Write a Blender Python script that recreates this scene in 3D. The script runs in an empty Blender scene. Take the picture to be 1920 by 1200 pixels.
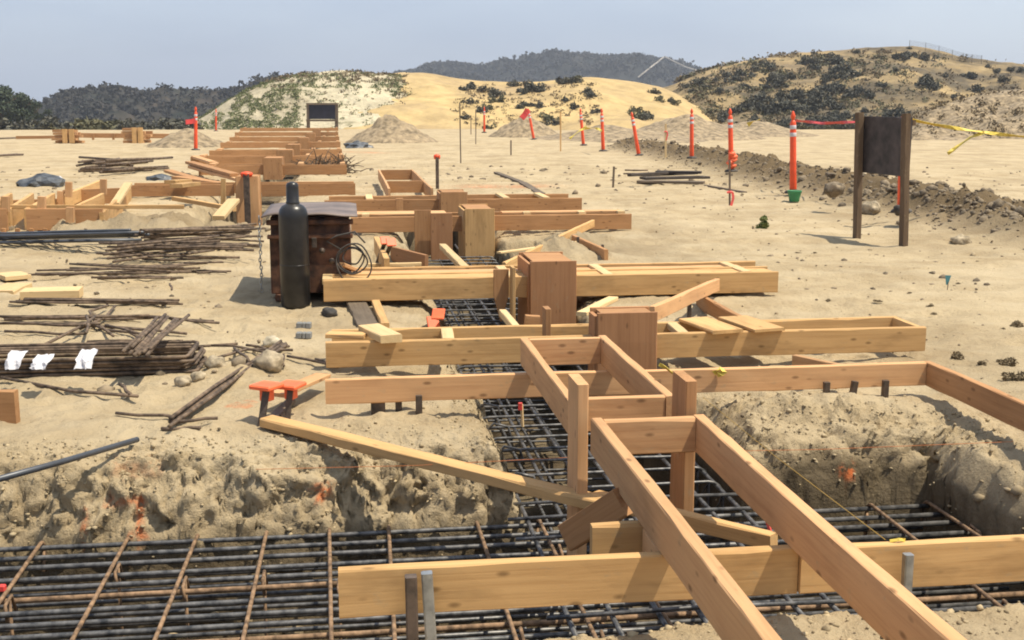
import bpy, bmesh, math, random
import numpy as np
from mathutils import Vector, Matrix

random.seed(7)
rng = np.random.default_rng(7)
scene = bpy.context.scene
COL = scene.collection

# ------------------------------------------------------------------ camera, sky, sun
FPX, HCAM = 2250.0, 1.5                       # focal length in 1920-wide pixels, eye height
PITCH = math.atan(395 / FPX)
cam = bpy.data.cameras.new('camera')
cam.sensor_width = 36; cam.lens = 36 * FPX / 1920
cam.clip_start = 0.05; cam.clip_end = 8000
cam_o = bpy.data.objects.new('camera', cam); COL.objects.link(cam_o)
cam_o.location = (0, 0, HCAM); cam_o.rotation_euler = (math.pi / 2 - PITCH, 0, 0)
scene.camera = cam_o

# site axes: U runs along the footing trench, V across it
_a = math.atan(-310 / (FPX / math.cos(PITCH)))
U = Vector((math.sin(_a), math.cos(_a), 0)); V = Vector((U.y, -U.x, 0)); Z = Vector((0, 0, 1))
def ST(s, t, z=0.0): return V * s + U * t + Z * z

SUN = (V * 0.42 - U * 0.18 + Z * 1.0).normalized()
el = math.asin(SUN.z); az = math.atan2(SUN.x, SUN.y)
w = bpy.data.worlds.new('World'); scene.world = w; w.use_nodes = True
nt = w.node_tree; bgn = nt.nodes['Background']
sky = nt.nodes.new('ShaderNodeTexSky'); sky.sky_type = 'NISHITA'; sky.sun_disc = False
sky.sun_elevation = el; sky.sun_rotation = az
sky.air_density = 1.0; sky.dust_density = 2.0; sky.ozone_density = 1.5; sky.altitude = 300
# thin high haze: pale veil with faint soft cloud over the clear sky
tcw = nt.nodes.new('ShaderNodeTexCoord'); cn = nt.nodes.new('ShaderNodeTexNoise'); cn.inputs['Scale'].default_value = 2.2; cn.inputs['Detail'].default_value = 5
mpw = nt.nodes.new('ShaderNodeMapping'); mpw.inputs['Scale'].default_value = (1, 1, 4); nt.links.new(tcw.outputs['Generated'], mpw.inputs[0]); nt.links.new(mpw.outputs[0], cn.inputs['Vector'])
crw = nt.nodes.new('ShaderNodeValToRGB'); crw.color_ramp.elements[0].position = 0.35; crw.color_ramp.elements[0].color = (3.35, 4.05, 5.45, 1); crw.color_ramp.elements[1].position = 0.7; crw.color_ramp.elements[1].color = (5.4, 6.1, 7.0, 1)
sxw = nt.nodes.new('ShaderNodeSeparateXYZ'); nt.links.new(tcw.outputs['Generated'], sxw.inputs[0])
maw = nt.nodes.new('ShaderNodeMath'); maw.operation = 'MULTIPLY_ADD'; maw.inputs[1].default_value = 0.30; nt.links.new(sxw.outputs[0], maw.inputs[0]); nt.links.new(cn.outputs[0], maw.inputs[2]); nt.links.new(maw.outputs[0], crw.inputs[0])
mxw = nt.nodes.new('ShaderNodeMix'); mxw.data_type = 'RGBA'; mxw.inputs[0].default_value = 0.75; nt.links.new(sky.outputs[0], mxw.inputs[6]); nt.links.new(crw.outputs[0], mxw.inputs[7])
nt.links.new(mxw.outputs[2], bgn.inputs[0]); bgn.inputs[1].default_value = 0.12
sl = bpy.data.lights.new('sun', 'SUN'); sl.energy = 5.0; sl.angle = math.radians(0.5); sl.color = (1.0, 0.91, 0.74)
so = bpy.data.objects.new('sun', sl); COL.objects.link(so)
so.rotation_euler = (-SUN).to_track_quat('-Z', 'Y').to_euler()
vs = scene.view_settings
vs.view_transform = 'Standard'; vs.look = 'None'; vs.exposure = 0.28; vs.gamma = 1; vs.use_curve_mapping = False
scene.cycles.filter_width = 1.9
scene.cycles.max_bounces = 5; scene.cycles.diffuse_bounces = 3; scene.cycles.glossy_bounces = 2
scene.cycles.volume_bounces = 0

# ------------------------------------------------------------------ from photo position to place
def ray(px, py):
    c, s = math.cos(PITCH), math.sin(PITCH)
    cx, cy = (px - 960) / FPX, -(py - 600) / FPX
    return Vector((cx, c + s * cy, -s + c * cy))
def G(px, py, z=0.0):                          # point on the level z
    r = ray(px, py); return Vector((0, 0, HCAM)) + r * ((z - HCAM) / r.z)
def W(px, py, t):                              # point on the upright plane t
    r = ray(px, py); return Vector((0, 0, HCAM)) + r * (t / r.dot(U))
def D(px, py, Y):                              # point at the forward distance Y
    r = ray(px, py); return Vector((0, 0, HCAM)) + r * (Y / r.y)
def site(p): return p.dot(V), p.dot(U)

# ------------------------------------------------------------------ noise
_perm = rng.permutation(256); _perm = np.concatenate([_perm, _perm, _perm])
_grad = rng.normal(size=(256, 3)); _grad /= np.linalg.norm(_grad, axis=1)[:, None]
def perlin(x, y, z=0.0):
    x, y, z = np.broadcast_arrays(np.asarray(x, float), np.asarray(y, float), np.asarray(z, float))
    xi, yi, zi = np.floor(x).astype(int), np.floor(y).astype(int), np.floor(z).astype(int)
    xf, yf, zf = x - xi, y - yi, z - zi
    f = lambda a: a * a * a * (a * (a * 6 - 15) + 10)
    u, v, w_ = f(xf), f(yf), f(zf)
    xi &= 255; yi &= 255; zi &= 255
    def g(i, j, k):
        h = _perm[_perm[_perm[xi + i] + yi + j] + zi + k]; gr = _grad[h]
        return gr[..., 0] * (xf - i) + gr[..., 1] * (yf - j) + gr[..., 2] * (zf - k)
    L = lambda a, b, t: a + t * (b - a)
    return L(L(L(g(0,0,0), g(1,0,0), u), L(g(0,1,0), g(1,1,0), u), v), L(L(g(0,0,1), g(1,0,1), u), L(g(0,1,1), g(1,1,1), u), v), w_)
def fbm(x, y, z=0.0, o=4, gain=0.5):
    r = 0.0; a = 1.0; k = 1.0
    for i in range(o):
        r = r + a * perlin(np.asarray(x) * k + 17.3 * i, np.asarray(y) * k - 9.1 * i, np.asarray(z) * k + 3.7 * i); a *= gain; k *= 2.03
    return r
def smooth(a, b, x):
    t = np.clip((x - a) / (b - a), 0, 1); return t * t * (3 - 2 * t)

def broken(x, y, z, cell, seed):
    """broken-clod relief: every cell of a jittered lattice gets its own set-back and tilt"""
    X = np.stack([x, y, z], -1) / cell; B = np.floor(X).astype(int); best = np.full(X.shape[:-1], 9.0); val = np.zeros(X.shape[:-1])
    r = np.random.default_rng(seed); J = r.random((4096, 3)); T = r.normal(size=(4096, 3)) * 0.45; A = r.random(4096)
    for i in (-1, 0, 1):
        for j in (-1, 0, 1):
            for k in (-1, 0, 1):
                C = B + np.array([i, j, k]); h = (C[..., 0] * 73856093 ^ C[..., 1] * 19349663 ^ C[..., 2] * 83492791) & 4095
                d = X - C - J[h]; dist = np.sqrt((d * d).sum(-1)); m_ = dist < best; best = np.where(m_, dist, best)
                val = np.where(m_, A[h] + (d * T[h]).sum(-1), val)
    return val - 0.5 - 0.6 * np.maximum(best - 0.45, 0)
# ------------------------------------------------------------------ materials
def mat(name):
    m = bpy.data.materials.new(name); m.use_nodes = True
    n = m.node_tree.nodes; l = m.node_tree.links
    return m, n, l, n['Principled BSDF']
def ramp(n, stops):
    r = n.new('ShaderNodeValToRGB'); e = r.color_ramp.elements
    while len(e) < len(stops): e.new(0.5)
    for k, (p, c) in enumerate(stops):
        e[k].position = p; e[k].color = (*c, 1) if len(c) == 3 else c
    return r
def mixc(n, l, fac, a, b, mode='MIX'):
    m = n.new('ShaderNodeMix'); m.data_type = 'RGBA'; m.blend_type = mode
    for sock, v in ((m.inputs[0], fac), (m.inputs[6], a), (m.inputs[7], b)):
        if hasattr(v, 'links'): l.new(v, sock)
        elif isinstance(v, (int, float)): sock.default_value = v
        else: sock.default_value = (*v, 1)
    return m.outputs[2]
def noise(n, l, vec, scale, detail=4, rough=0.55, dist=0.0):
    t = n.new('ShaderNodeTexNoise'); t.inputs['Scale'].default_value = scale
    t.inputs['Detail'].default_value = detail; t.inputs['Roughness'].default_value = rough; t.inputs['Distortion'].default_value = dist
    if vec is not None: l.new(vec, t.inputs['Vector'])
    return t.outputs[0]
def mapping(n, l, vec, scale, loc=None):
    m = n.new('ShaderNodeMapping'); m.inputs['Scale'].default_value = scale
    l.new(vec, m.inputs['Vector'])
    if loc is not None: l.new(loc, m.inputs['Location'])
    return m.outputs[0]
def bump(n, l, h, strength, dist, b):
    m = n.new('ShaderNodeBump'); m.inputs['Strength'].default_value = strength; m.inputs['Distance'].default_value = dist
    l.new(h, m.inputs['Height']); l.new(m.outputs[0], b.inputs['Normal'])

def wood(name, light, dark, knot=0.5, weather=0.25):
    m, n, l, b = mat(name)
    tc = n.new('ShaderNodeTexCoord').outputs['Object']; oi = n.new('ShaderNodeObjectInfo')
    off = n.new('ShaderNodeVectorMath'); off.operation = 'SCALE'; off.inputs[0].default_value = (37, 11, 23); l.new(oi.outputs['Random'], off.inputs[3])
    g = noise(n, l, mapping(n, l, tc, (1.2, 34, 34), off.outputs[0]), 1.6, 5, 0.6, 0.6)
    g2 = noise(n, l, mapping(n, l, tc, (2.4, 9, 9), off.outputs[0]), 1.0, 3, 0.5, 0.4)
    base = ramp(n, [(0.30, dark), (0.52, light), (0.8, tuple(min(1, c * 1.12) for c in light))]); l.new(g, base.inputs[0])
    c = mixc(n, l, 0.55, base.outputs[0], mixc(n, l, g2, dark, light))
    # broad stains
    st = noise(n, l, mapping(n, l, tc, (1.5, 5, 5), off.outputs[0]), 1.3, 4, 0.65)
    sr = ramp(n, [(0.52, (0, 0, 0)), (0.72, (1, 1, 1))]); l.new(st, sr.inputs[0])
    sm = n.new('ShaderNodeMath'); sm.operation = 'MULTIPLY'; sm.inputs[1].default_value = weather; l.new(sr.outputs[0], sm.inputs[0])
    c = mixc(n, l, sm.outputs[0], c, tuple(x * 0.45 for x in dark))
    # knots
    vo = n.new('ShaderNodeTexVoronoi'); vo.inputs['Scale'].default_value = 1.0; l.new(mapping(n, l, tc, (6.5, 15, 15), off.outputs[0]), vo.inputs['Vector'])
    kr = ramp(n, [(0.07, (1, 1, 1)), (0.17, (0, 0, 0))]); l.new(vo.outputs['Distance'], kr.inputs[0])
    km = n.new('ShaderNodeMath'); km.operation = 'MULTIPLY'; km.inputs[1].default_value = knot; l.new(kr.outputs[0], km.inputs[0])
    c = mixc(n, l, km.outputs[0], c, tuple(x * 0.4 for x in dark))
    # dried mud splashes
    md = noise(n, l, mapping(n, l, tc, (5, 8, 8), off.outputs[0]), 2.2, 6, 0.72); mr_ = ramp(n, [(0.60, (0, 0, 0)), (0.68, (1, 1, 1))]); l.new(md, mr_.inputs[0])
    mm_ = n.new('ShaderNodeMath'); mm_.operation = 'MULTIPLY'; mm_.inputs[1].default_value = 0.35; l.new(mr_.outputs[0], mm_.inputs[0])
    c = mixc(n, l, mm_.outputs[0], c, (0.36, 0.28, 0.17))
    hsv = n.new('ShaderNodeHueSaturation'); l.new(c, hsv.inputs['Color'])
    mr = n.new('ShaderNodeMapRange'); mr.inputs[3].default_value = 0.82; mr.inputs[4].default_value = 1.14; l.new(oi.outputs['Random'], mr.inputs[0]); l.new(mr.outputs[0], hsv.inputs['Value'])
    l.new(hsv.outputs[0], b.inputs['Base Color']); b.inputs['Roughness'].default_value = 0.8; b.inputs['Specular IOR Level'].default_value = 0.25
    bump(n, l, g, 0.25, 0.004, b)
    return m
M = {}
M['pine'] = wood('pine_board', (0.62, 0.385, 0.168), (0.43, 0.24, 0.092), 0.7, 0.5)
M['fir'] = wood('fir_board', (0.61, 0.36, 0.175), (0.44, 0.225, 0.10), 0.75, 0.3)
M['used'] = wood('used_board', (0.47, 0.255, 0.115), (0.30, 0.145, 0.06), 0.6, 0.3)
M['panel'] = wood('reddish_panel', (0.44, 0.225, 0.105), (0.30, 0.14, 0.062), 0.7, 0.15)
M['grey_wood'] = wood('weathered_wood', (0.20, 0.155, 0.11), (0.10, 0.075, 0.055), 0.4, 0.4)
M['pale'] = wood('pale_cut_wood', (0.70, 0.52, 0.28), (0.56, 0.37, 0.17), 0.3, 0.1)

M['charred'] = wood('dark_plank', (0.075, 0.06, 0.05), (0.04, 0.033, 0.028), 0.3, 0.3)
def plain(name, c, rough=0.6, metal=0.0, var=0.25, scale=8, c2=None, bmp=0.0):
    m, n, l, b = mat(name)
    tc = n.new('ShaderNodeTexCoord').outputs['Object']
    f = noise(n, l, tc, scale, 5, 0.6)
    r = ramp(n, [(0.35, tuple(x * (1 - var) for x in c)), (0.65, tuple(min(1, x * (1 + var)) for x in (c2 or c)))]); l.new(f, r.inputs[0])
    l.new(r.outputs[0], b.inputs['Base Color']); b.inputs['Roughness'].default_value = rough; b.inputs['Metallic'].default_value = metal
    if bmp: bump(n, l, f, bmp, 0.01, b)
    return m
M['rebar'] = plain('dark_rebar', (0.06, 0.063, 0.07), 0.42, 0.35, 0.4, 25, (0.13, 0.125, 0.12))
M['rust_rebar'] = plain('rusty_rebar', (0.16, 0.095, 0.05), 0.8, 0.1, 0.4, 30, (0.24, 0.15, 0.085))
M['old_rebar'] = plain('old_brown_rebar', (0.085, 0.058, 0.04), 0.8, 0.15, 0.4, 18, (0.15, 0.105, 0.07))
M['conduit'] = plain('dark_grey_pipe', (0.075, 0.08, 0.09), 0.42, 0.3, 0.2, 6)
M['stake'] = plain('dark_steel_stake', (0.07, 0.055, 0.042), 0.6, 0.4, 0.4, 14, (0.11, 0.08, 0.06))
M['galv'] = plain('galvanised_steel', (0.30, 0.31, 0.31), 0.4, 0.7, 0.35, 16)
M['orange'] = plain('orange_plastic', (0.80, 0.085, 0.02), 0.45, 0, 0.12, 8)
M['orange_faded'] = plain('orange_cap_plastic', (0.85, 0.15, 0.05), 0.5, 0, 0.12, 8)
M['white_band'] = plain('white_reflective_band', (0.55, 0.52, 0.52), 0.5, 0, 0.2, 12)
M['rubber'] = plain('black_rubber', (0.03, 0.028, 0.026), 0.8, 0, 0.4, 10, (0.07, 0.06, 0.05))
M['black_paint'] = plain('black_cylinder_paint', (0.008, 0.008, 0.009), 0.34, 0, 0.4, 6, (0.02, 0.018, 0.016))
M['rust_box'] = plain('rusty_brown_steel', (0.055, 0.026, 0.016), 0.8, 0.1, 0.6, 7, (0.12, 0.052, 0.026), 0.5)
M['lid'] = plain('purplish_rust_sheet', (0.165, 0.125, 0.105), 0.55, 0.0, 0.3, 4)
M['dark_panel'] = plain('dark_board_panel', (0.028, 0.020, 0.020), 0.6, 0, 0.5, 5, (0.045, 0.034, 0.031))
M['navy_panel'] = plain('navy_board_panel', (0.014, 0.014, 0.028), 0.7, 0, 0.3, 3)
M['post'] = wood('brown_post', (0.17, 0.115, 0.07), (0.085, 0.055, 0.035), 0.3, 0.4)
M['paper'] = plain('white_paper', (0.56, 0.55, 0.57), 0.8, 0, 0.08, 30)
M['tape'] = plain('yellow_tape', (0.66, 0.50, 0.08), 0.5, 0, 0.25, 20)
M['redtape'] = plain('red_flagging', (0.65, 0.06, 0.05), 0.5, 0, 0.2, 20)
M['pink'] = plain('pink_flagging', (0.85, 0.12, 0.10), 0.5, 0, 0.15, 20)
M['teal'] = plain('teal_flag', (0.07, 0.22, 0.24), 0.6, 0, 0.15, 20)
M['green'] = plain('green_plastic', (0.03, 0.20, 0.075), 0.5, 0, 0.2, 12)
M['string_o'] = plain('orange_string', (0.50, 0.16, 0.05), 0.8, 0, 0.1, 8)
M['string_y'] = plain('yellow_string', (0.42, 0.27, 0.06), 0.8, 0, 0.1, 8)
M['tarp'] = plain('dark_plastic_sheet', (0.035, 0.04, 0.045), 0.45, 0, 0.5, 6, (0.08, 0.085, 0.09))
M['rock'] = plain('pale_rock', (0.36, 0.30, 0.20), 0.9, 0, 0.3, 9, (0.46, 0.40, 0.29), 0.6)
M['stone'] = plain('dusty_stone', (0.25, 0.20, 0.13), 0.95, 0, 0.35, 14, (0.37, 0.30, 0.20), 0.9)
M['clod'] = plain('dirt_clod', (0.21, 0.16, 0.095), 0.95, 0, 0.3, 12, (0.31, 0.24, 0.145), 0.6)
M['clod_pale'] = plain('sandy_clod', (0.27, 0.21, 0.125), 0.95, 0, 0.3, 12, (0.38, 0.30, 0.18), 0.6)
M['pile'] = plain('dug_earth', (0.20, 0.15, 0.088), 0.95, 0, 0.35, 3.5, (0.29, 0.22, 0.135), 1.0)
M['brush'] = plain('dry_brush', (0.11, 0.075, 0.045), 0.9, 0, 0.3, 8)
M['cmu'] = plain('grey_block', (0.20, 0.20, 0.19), 0.9, 0, 0.2, 10)

M['turned'] = plain('dark_clod', (0.13, 0.10, 0.065), 0.95, 0, 0.35, 12, (0.22, 0.17, 0.11), 0.6)
def leafmat(name, c1, c2):
    m, n, l, b = mat(name)
    oi = n.new('ShaderNodeObjectInfo'); g = n.new('ShaderNodeNewGeometry')
    f = mixc(n, l, g.outputs['Random Per Island'], c1, c2)
    l.new(f, b.inputs['Base Color']); b.inputs['Roughness'].default_value = 0.8; b.inputs['Specular IOR Level'].default_value = 0.2
    return m
M['leaf_dark'] = leafmat('scrub_leaves', (0.06, 0.06, 0.048), (0.14, 0.132, 0.098))
M['leaf_olive'] = leafmat('olive_leaves', (0.085, 0.082, 0.045), (0.17, 0.155, 0.085))
M['leaf_green'] = leafmat('weed_leaves', (0.09, 0.12, 0.035), (0.20, 0.22, 0.075))
M['leaf_tree'] = leafmat('tree_leaves', (0.032, 0.045, 0.028), (0.075, 0.092, 0.055))
M['leaf_far'] = leafmat('far_wood_leaves', (0.038, 0.037, 0.033), (0.050, 0.047, 0.040))
M['leaf_brown'] = leafmat('dry_scrub_leaves', (0.14, 0.105, 0.06), (0.24, 0.185, 0.11))

# ground
m, n, l, b = mat('sandy_ground'); M['ground'] = m
tc = n.new('ShaderNodeTexCoord').outputs['Object']
n1 = noise(n, l, tc, 0.35, 5, 0.6); n2 = noise(n, l, tc, 3.0, 6, 0.65); n3 = noise(n, l, tc, 28, 6, 0.7); n4 = noise(n, l, mapping(n, l, tc, (0.5, 1.6, 1)), 1.1, 6, 0.6)
r1 = ramp(n, [(0.3, (0.39, 0.295, 0.172)), (0.7, (0.51, 0.405, 0.255))]); l.new(n1, r1.inputs[0])
r2 = ramp(n, [(0.32, (0.335, 0.25, 0.142)), (0.6, (0.49, 0.39, 0.245))]); l.new(n2, r2.inputs[0])
c = mixc(n, l, 0.5, r1.outputs[0], r2.outputs[0])
r3 = ramp(n, [(0.30, (0.55, 0.53, 0.50)), (0.48, (1, 1, 1))]); l.new(n3, r3.inputs[0])
c = mixc(n, l, 0.6, c, r3.outputs[0], 'MULTIPLY')
r4 = ramp(n, [(0.40, (0, 0, 0)), (0.62, (1, 1, 1))]); l.new(n4, r4.inputs[0])
c = mixc(n, l, r4.outputs[0], c, mixc(n, l, n2, (0.43, 0.34, 0.21), (0.545, 0.445, 0.295)))
n5 = noise(n, l, mapping(n, l, tc, (1.0, 0.55, 1)), 0.9, 7, 0.68); r5 = ramp(n, [(0.36, (0.74, 0.72, 0.70)), (0.56, (1, 1, 1))]); l.new(n5, r5.inputs[0]); c = mixc(n, l, 0.85, c, r5.outputs[0], 'MULTIPLY')
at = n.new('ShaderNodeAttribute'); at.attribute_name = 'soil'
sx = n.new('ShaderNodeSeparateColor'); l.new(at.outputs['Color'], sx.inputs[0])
damp_shade = mixc(n, l, n2, (0.028, 0.020, 0.012), (0.068, 0.048, 0.029))
c = mixc(n, l, sx.outputs[1], c, damp_shade)                       # moist dug soil, with trench shade painted into its colour
c = mixc(n, l, sx.outputs[2], c, mixc(n, l, n2, (0.105, 0.075, 0.042), (0.20, 0.145, 0.083)))   # turned earth
pm = n.new('ShaderNodeMath'); pm.operation = 'MULTIPLY'; l.new(sx.outputs[0], pm.inputs[0])
pr = ramp(n, [(0.40, (0, 0, 0)), (0.55, (1, 1, 1))]); l.new(noise(n, l, tc, 16, 3, 0.6), pr.inputs[0]); l.new(pr.outputs[0], pm.inputs[1])
c = mixc(n, l, pm.outputs[0], c, (0.62, 0.17, 0.055))         # marking paint
l.new(c, b.inputs['Base Color']); b.inputs['Roughness'].default_value = 0.95; b.inputs['Specular IOR Level'].default_value = 0.1
ba = n.new('ShaderNodeMath'); ba.operation = 'MULTIPLY_ADD'; ba.inputs[1].default_value = 0.5; l.new(n2, ba.inputs[0]); l.new(n3, ba.inputs[2])
bump(n, l, ba.outputs[0], 1.0, 0.025, b)

M['leaf_hillgreen'] = leafmat('hill_weed_leaves', (0.11, 0.125, 0.05), (0.21, 0.22, 0.10))
def hillmat(name, grass, dirt, scrub, s1, s2, lo, hi, rough_bump=0.6):
    m, n, l, b = mat(name)
    tc = n.new('ShaderNodeTexCoord').outputs['Object']
    a = noise(n, l, tc, s1, 6, 0.62); d = noise(n, l, tc, s2, 6, 0.65); e = noise(n, l, tc, s2 * 5, 4, 0.7)
    r = ramp(n, [(0.38, dirt), (0.58, grass)]); l.new(a, r.inputs[0])
    rr = ramp(n, [(lo, (0, 0, 0)), (hi, (1, 1, 1))]); l.new(d, rr.inputs[0])
    c = mixc(n, l, rr.outputs[0], r.outputs[0], scrub)
    er = ramp(n, [(0.3, (0.62, 0.60, 0.58)), (0.65, (1.1, 1.08, 1.05))]); l.new(e, er.inputs[0])
    c = mixc(n, l, 0.7, c, er.outputs[0], 'MULTIPLY')
    l.new(c, b.inputs['Base Color']); b.inputs['Roughness'].default_value = 0.95; b.inputs['Specular IOR Level'].default_value = 0.1
    bump(n, l, d, rough_bump, 1.0, b)
    return m
M['hill_pale'] = hillmat('pale_sand_hill', (0.53, 0.47, 0.33), (0.38, 0.33, 0.23), (0.22, 0.20, 0.12), 0.10, 0.35, 0.56, 0.72)
M['hill_gold'] = hillmat('straw_hill', (0.52, 0.385, 0.185), (0.38, 0.28, 0.155), (0.22, 0.17, 0.11), 0.05, 0.09, 0.60, 0.75)
M['hill_scrub'] = hillmat('scrub_hill', (0.40, 0.295, 0.15), (0.215, 0.165, 0.10), (0.115, 0.095, 0.065), 0.035, 0.09, 0.44, 0.60)
M['mountain'] = hillmat('wooded_mountain', (0.035, 0.038, 0.035), (0.055, 0.052, 0.045), (0.022, 0.026, 0.026), 0.012, 0.03, 0.45, 0.6, 1.0)
M['hill_dark'] = hillmat('wooded_hill', (0.048, 0.044, 0.036), (0.075, 0.06, 0.045), (0.026, 0.031, 0.026), 0.02, 0.06, 0.45, 0.6, 1.0)
M['track'] = plain('pale_dirt_track', (0.34, 0.30, 0.25), 0.95, 0, 0.15, 0.2)

# ------------------------------------------------------------------ objects
def tag(o, label=None, cat=None, group=None, kind=None):
    if label: o['label'] = label
    if cat: o['category'] = cat
    if group: o['group'] = group
    if kind: o['kind'] = kind
    return o
def thing(name, label, cat, loc=(0, 0, 0), group=None):
    o = bpy.data.objects.new(name, None); COL.objects.link(o); o.location = loc; o.empty_display_size = 0.1
    return tag(o, label, cat, group)
def copy_tree(o, parent=None):
    c = o.copy(); COL.objects.link(c)
    if parent: c.parent = parent
    for ch in list(o.children): copy_tree(ch, c)
    return c

class MB:
    def __init__(self): self.v = []; self.f = []
    def add(self, vs, fs):
        k = len(self.v); self.v += [tuple(p) for p in vs]; self.f += [tuple(i + k for i in f) for f in fs]; return self
    def tube(self, pts, r, n=8, r1=None, cap=True):
        pts = [Vector(p) for p in pts]; rings = []; N = len(pts)
        up = None
        for i, p in enumerate(pts):
            d = (pts[min(i + 1, N - 1)] - pts[max(i - 1, 0)]).normalized()
            if up is None: up = d.orthogonal().normalized()
            up = (up - d * up.dot(d))
            up = up.normalized() if up.length > 1e-5 else d.orthogonal().normalized()
            sd = d.cross(up); rr = r if r1 is None else r + (r1 - r) * i / max(1, N - 1)
            rings.append([p + (up * math.cos(2 * math.pi * j / n) + sd * math.sin(2 * math.pi * j / n)) * rr for j in range(n)])
        vs = [q for R in rings for q in R]
        fs = [(i * n + j, i * n + (j + 1) % n, (i + 1) * n + (j + 1) % n, (i + 1) * n + j) for i in range(N - 1) for j in range(n)]
        if cap: fs += [tuple(range(n - 1, -1, -1)), tuple((N - 1) * n + j for j in range(n))]
        return self.add(vs, fs)
    def lathe(self, prof, n=24, c=(0, 0, 0)):
        c = Vector(c)
        vs = [c + Vector((r * math.cos(2 * math.pi * j / n), r * math.sin(2 * math.pi * j / n), z)) for r, z in prof for j in range(n)]
        N = len(prof)
        fs = [(i * n + j, i * n + (j + 1) % n, (i + 1) * n + (j + 1) % n, (i + 1) * n + j) for i in range(N - 1) for j in range(n)]
        fs += [tuple(range(n - 1, -1, -1)), tuple((N - 1) * n + j for j in range(n))]
        return self.add(vs, fs)
    def box(self, a, b, ch=0.004):
        # chamfered box between two corners (local axes)
        a, b = [min(p, q) for p, q in zip(a, b)], [max(p, q) for p, q in zip(a, b)]
        bm = bmesh.new(); bmesh.ops.create_cube(bm, size=1)
        for v in bm.verts: v.co = Vector([(a[i] + b[i]) / 2 + v.co[i] * (b[i] - a[i]) for i in range(3)])
        ch = min(ch, 0.3 * min(b[i] - a[i] for i in range(3)))
        if ch > 0: bmesh.ops.bevel(bm, geom=list(bm.edges), offset=ch, segments=1, affect='EDGES')
        bm.verts.index_update()
        self.add([v.co for v in bm.verts], [[v.index for v in f.verts] for f in bm.faces]); bm.free(); return self
    def build(self, name, material, parent=None, loc=None, smooth_=False):
        me = bpy.data.meshes.new(name); me.from_pydata(self.v, [], self.f); me.update()
        if smooth_: me.shade_smooth()
        me.materials.append(material)
        o = bpy.data.objects.new(name, me); COL.objects.link(o)
        if parent: o.parent = parent
        if loc is not None: o.location = loc
        return o

def frame(A, B, up):
    x = (B - A).normalized(); y = up.cross(x).normalized(); z = x.cross(y).normalized()
    return Matrix(((x.x, y.x, z.x, A.x), (x.y, y.y, z.y, A.y), (x.z, y.z, z.z, A.z), (0, 0, 0, 1)))
def board(name, A, B, h, w, material, parent=None, up=Z, jit=0.0025, point=False, seg=None):
    """sawn board along A->B (top centre line), h down, w across; slightly bowed, with worn edges"""
    L = (B - A).length; n = seg or max(2, int(L / 0.16)); rnd = random.Random(hash((round(A.x, 3), round(B.y, 3), round(h, 3))) & 0xffff)
    ch = min(0.004, 0.15 * min(h, w)); vs = []; fs = []
    b1, b2, ph = rnd.uniform(-1, 1) * 0.0016 * L, rnd.uniform(-1, 1) * 0.0012 * L, rnd.uniform(0, 6)
    for i in range(n + 1):
        q = i / n; x = L * q; dy = b1 * math.sin(math.pi * q) ; dz = b2 * math.sin(2 * math.pi * q + ph * 0)
        J = lambda k=1.0: rnd.uniform(-jit, jit) * k
        sc = 1.0
        if point and q > 0.82: sc = max(0.12, 1 - (q - 0.82) / 0.18)
        y0, y1 = -w / 2 * (sc if w > h else 1), w / 2 * (sc if w > h else 1)
        z0, z1 = (-h / 2 - h / 2 * sc, -h / 2 + h / 2 * sc) if h >= w else (-h, 0)
        nick = rnd.random() ** 8 * 0.010
        vs += [(x, y0 + dy + J(.4), z1 - ch + dz - nick + J()), (x, y0 + ch + dy + nick * .6, z1 + dz + J(.6)), (x, y1 - ch + dy, z1 + dz + J(.6)), (x, y1 + dy + J(.4), z1 - ch + dz + J()),
               (x, y1 + dy + J(.4), z0 + ch + dz), (x, y1 - ch + dy, z0 + dz + J()), (x, y0 + ch + dy, z0 + dz + J()), (x, y0 + dy + J(.4), z0 + ch + dz)]
    for i in range(n):
        for j in range(8): fs.append((i * 8 + j, i * 8 + (j + 1) % 8, (i + 1) * 8 + (j + 1) % 8, (i + 1) * 8 + j))
    fs += [tuple(range(7, -1, -1)), tuple(n * 8 + j for j in range(8))]
    fs = [f[::-1] for f in fs]
    o = MB().add(vs, fs).build(name, material, parent)
    Mx = frame(A, B, up)
    if parent is not None: Mx = Matrix.Translation(-parent.location) @ Mx
    o.matrix_basis = Mx
    return o

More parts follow.
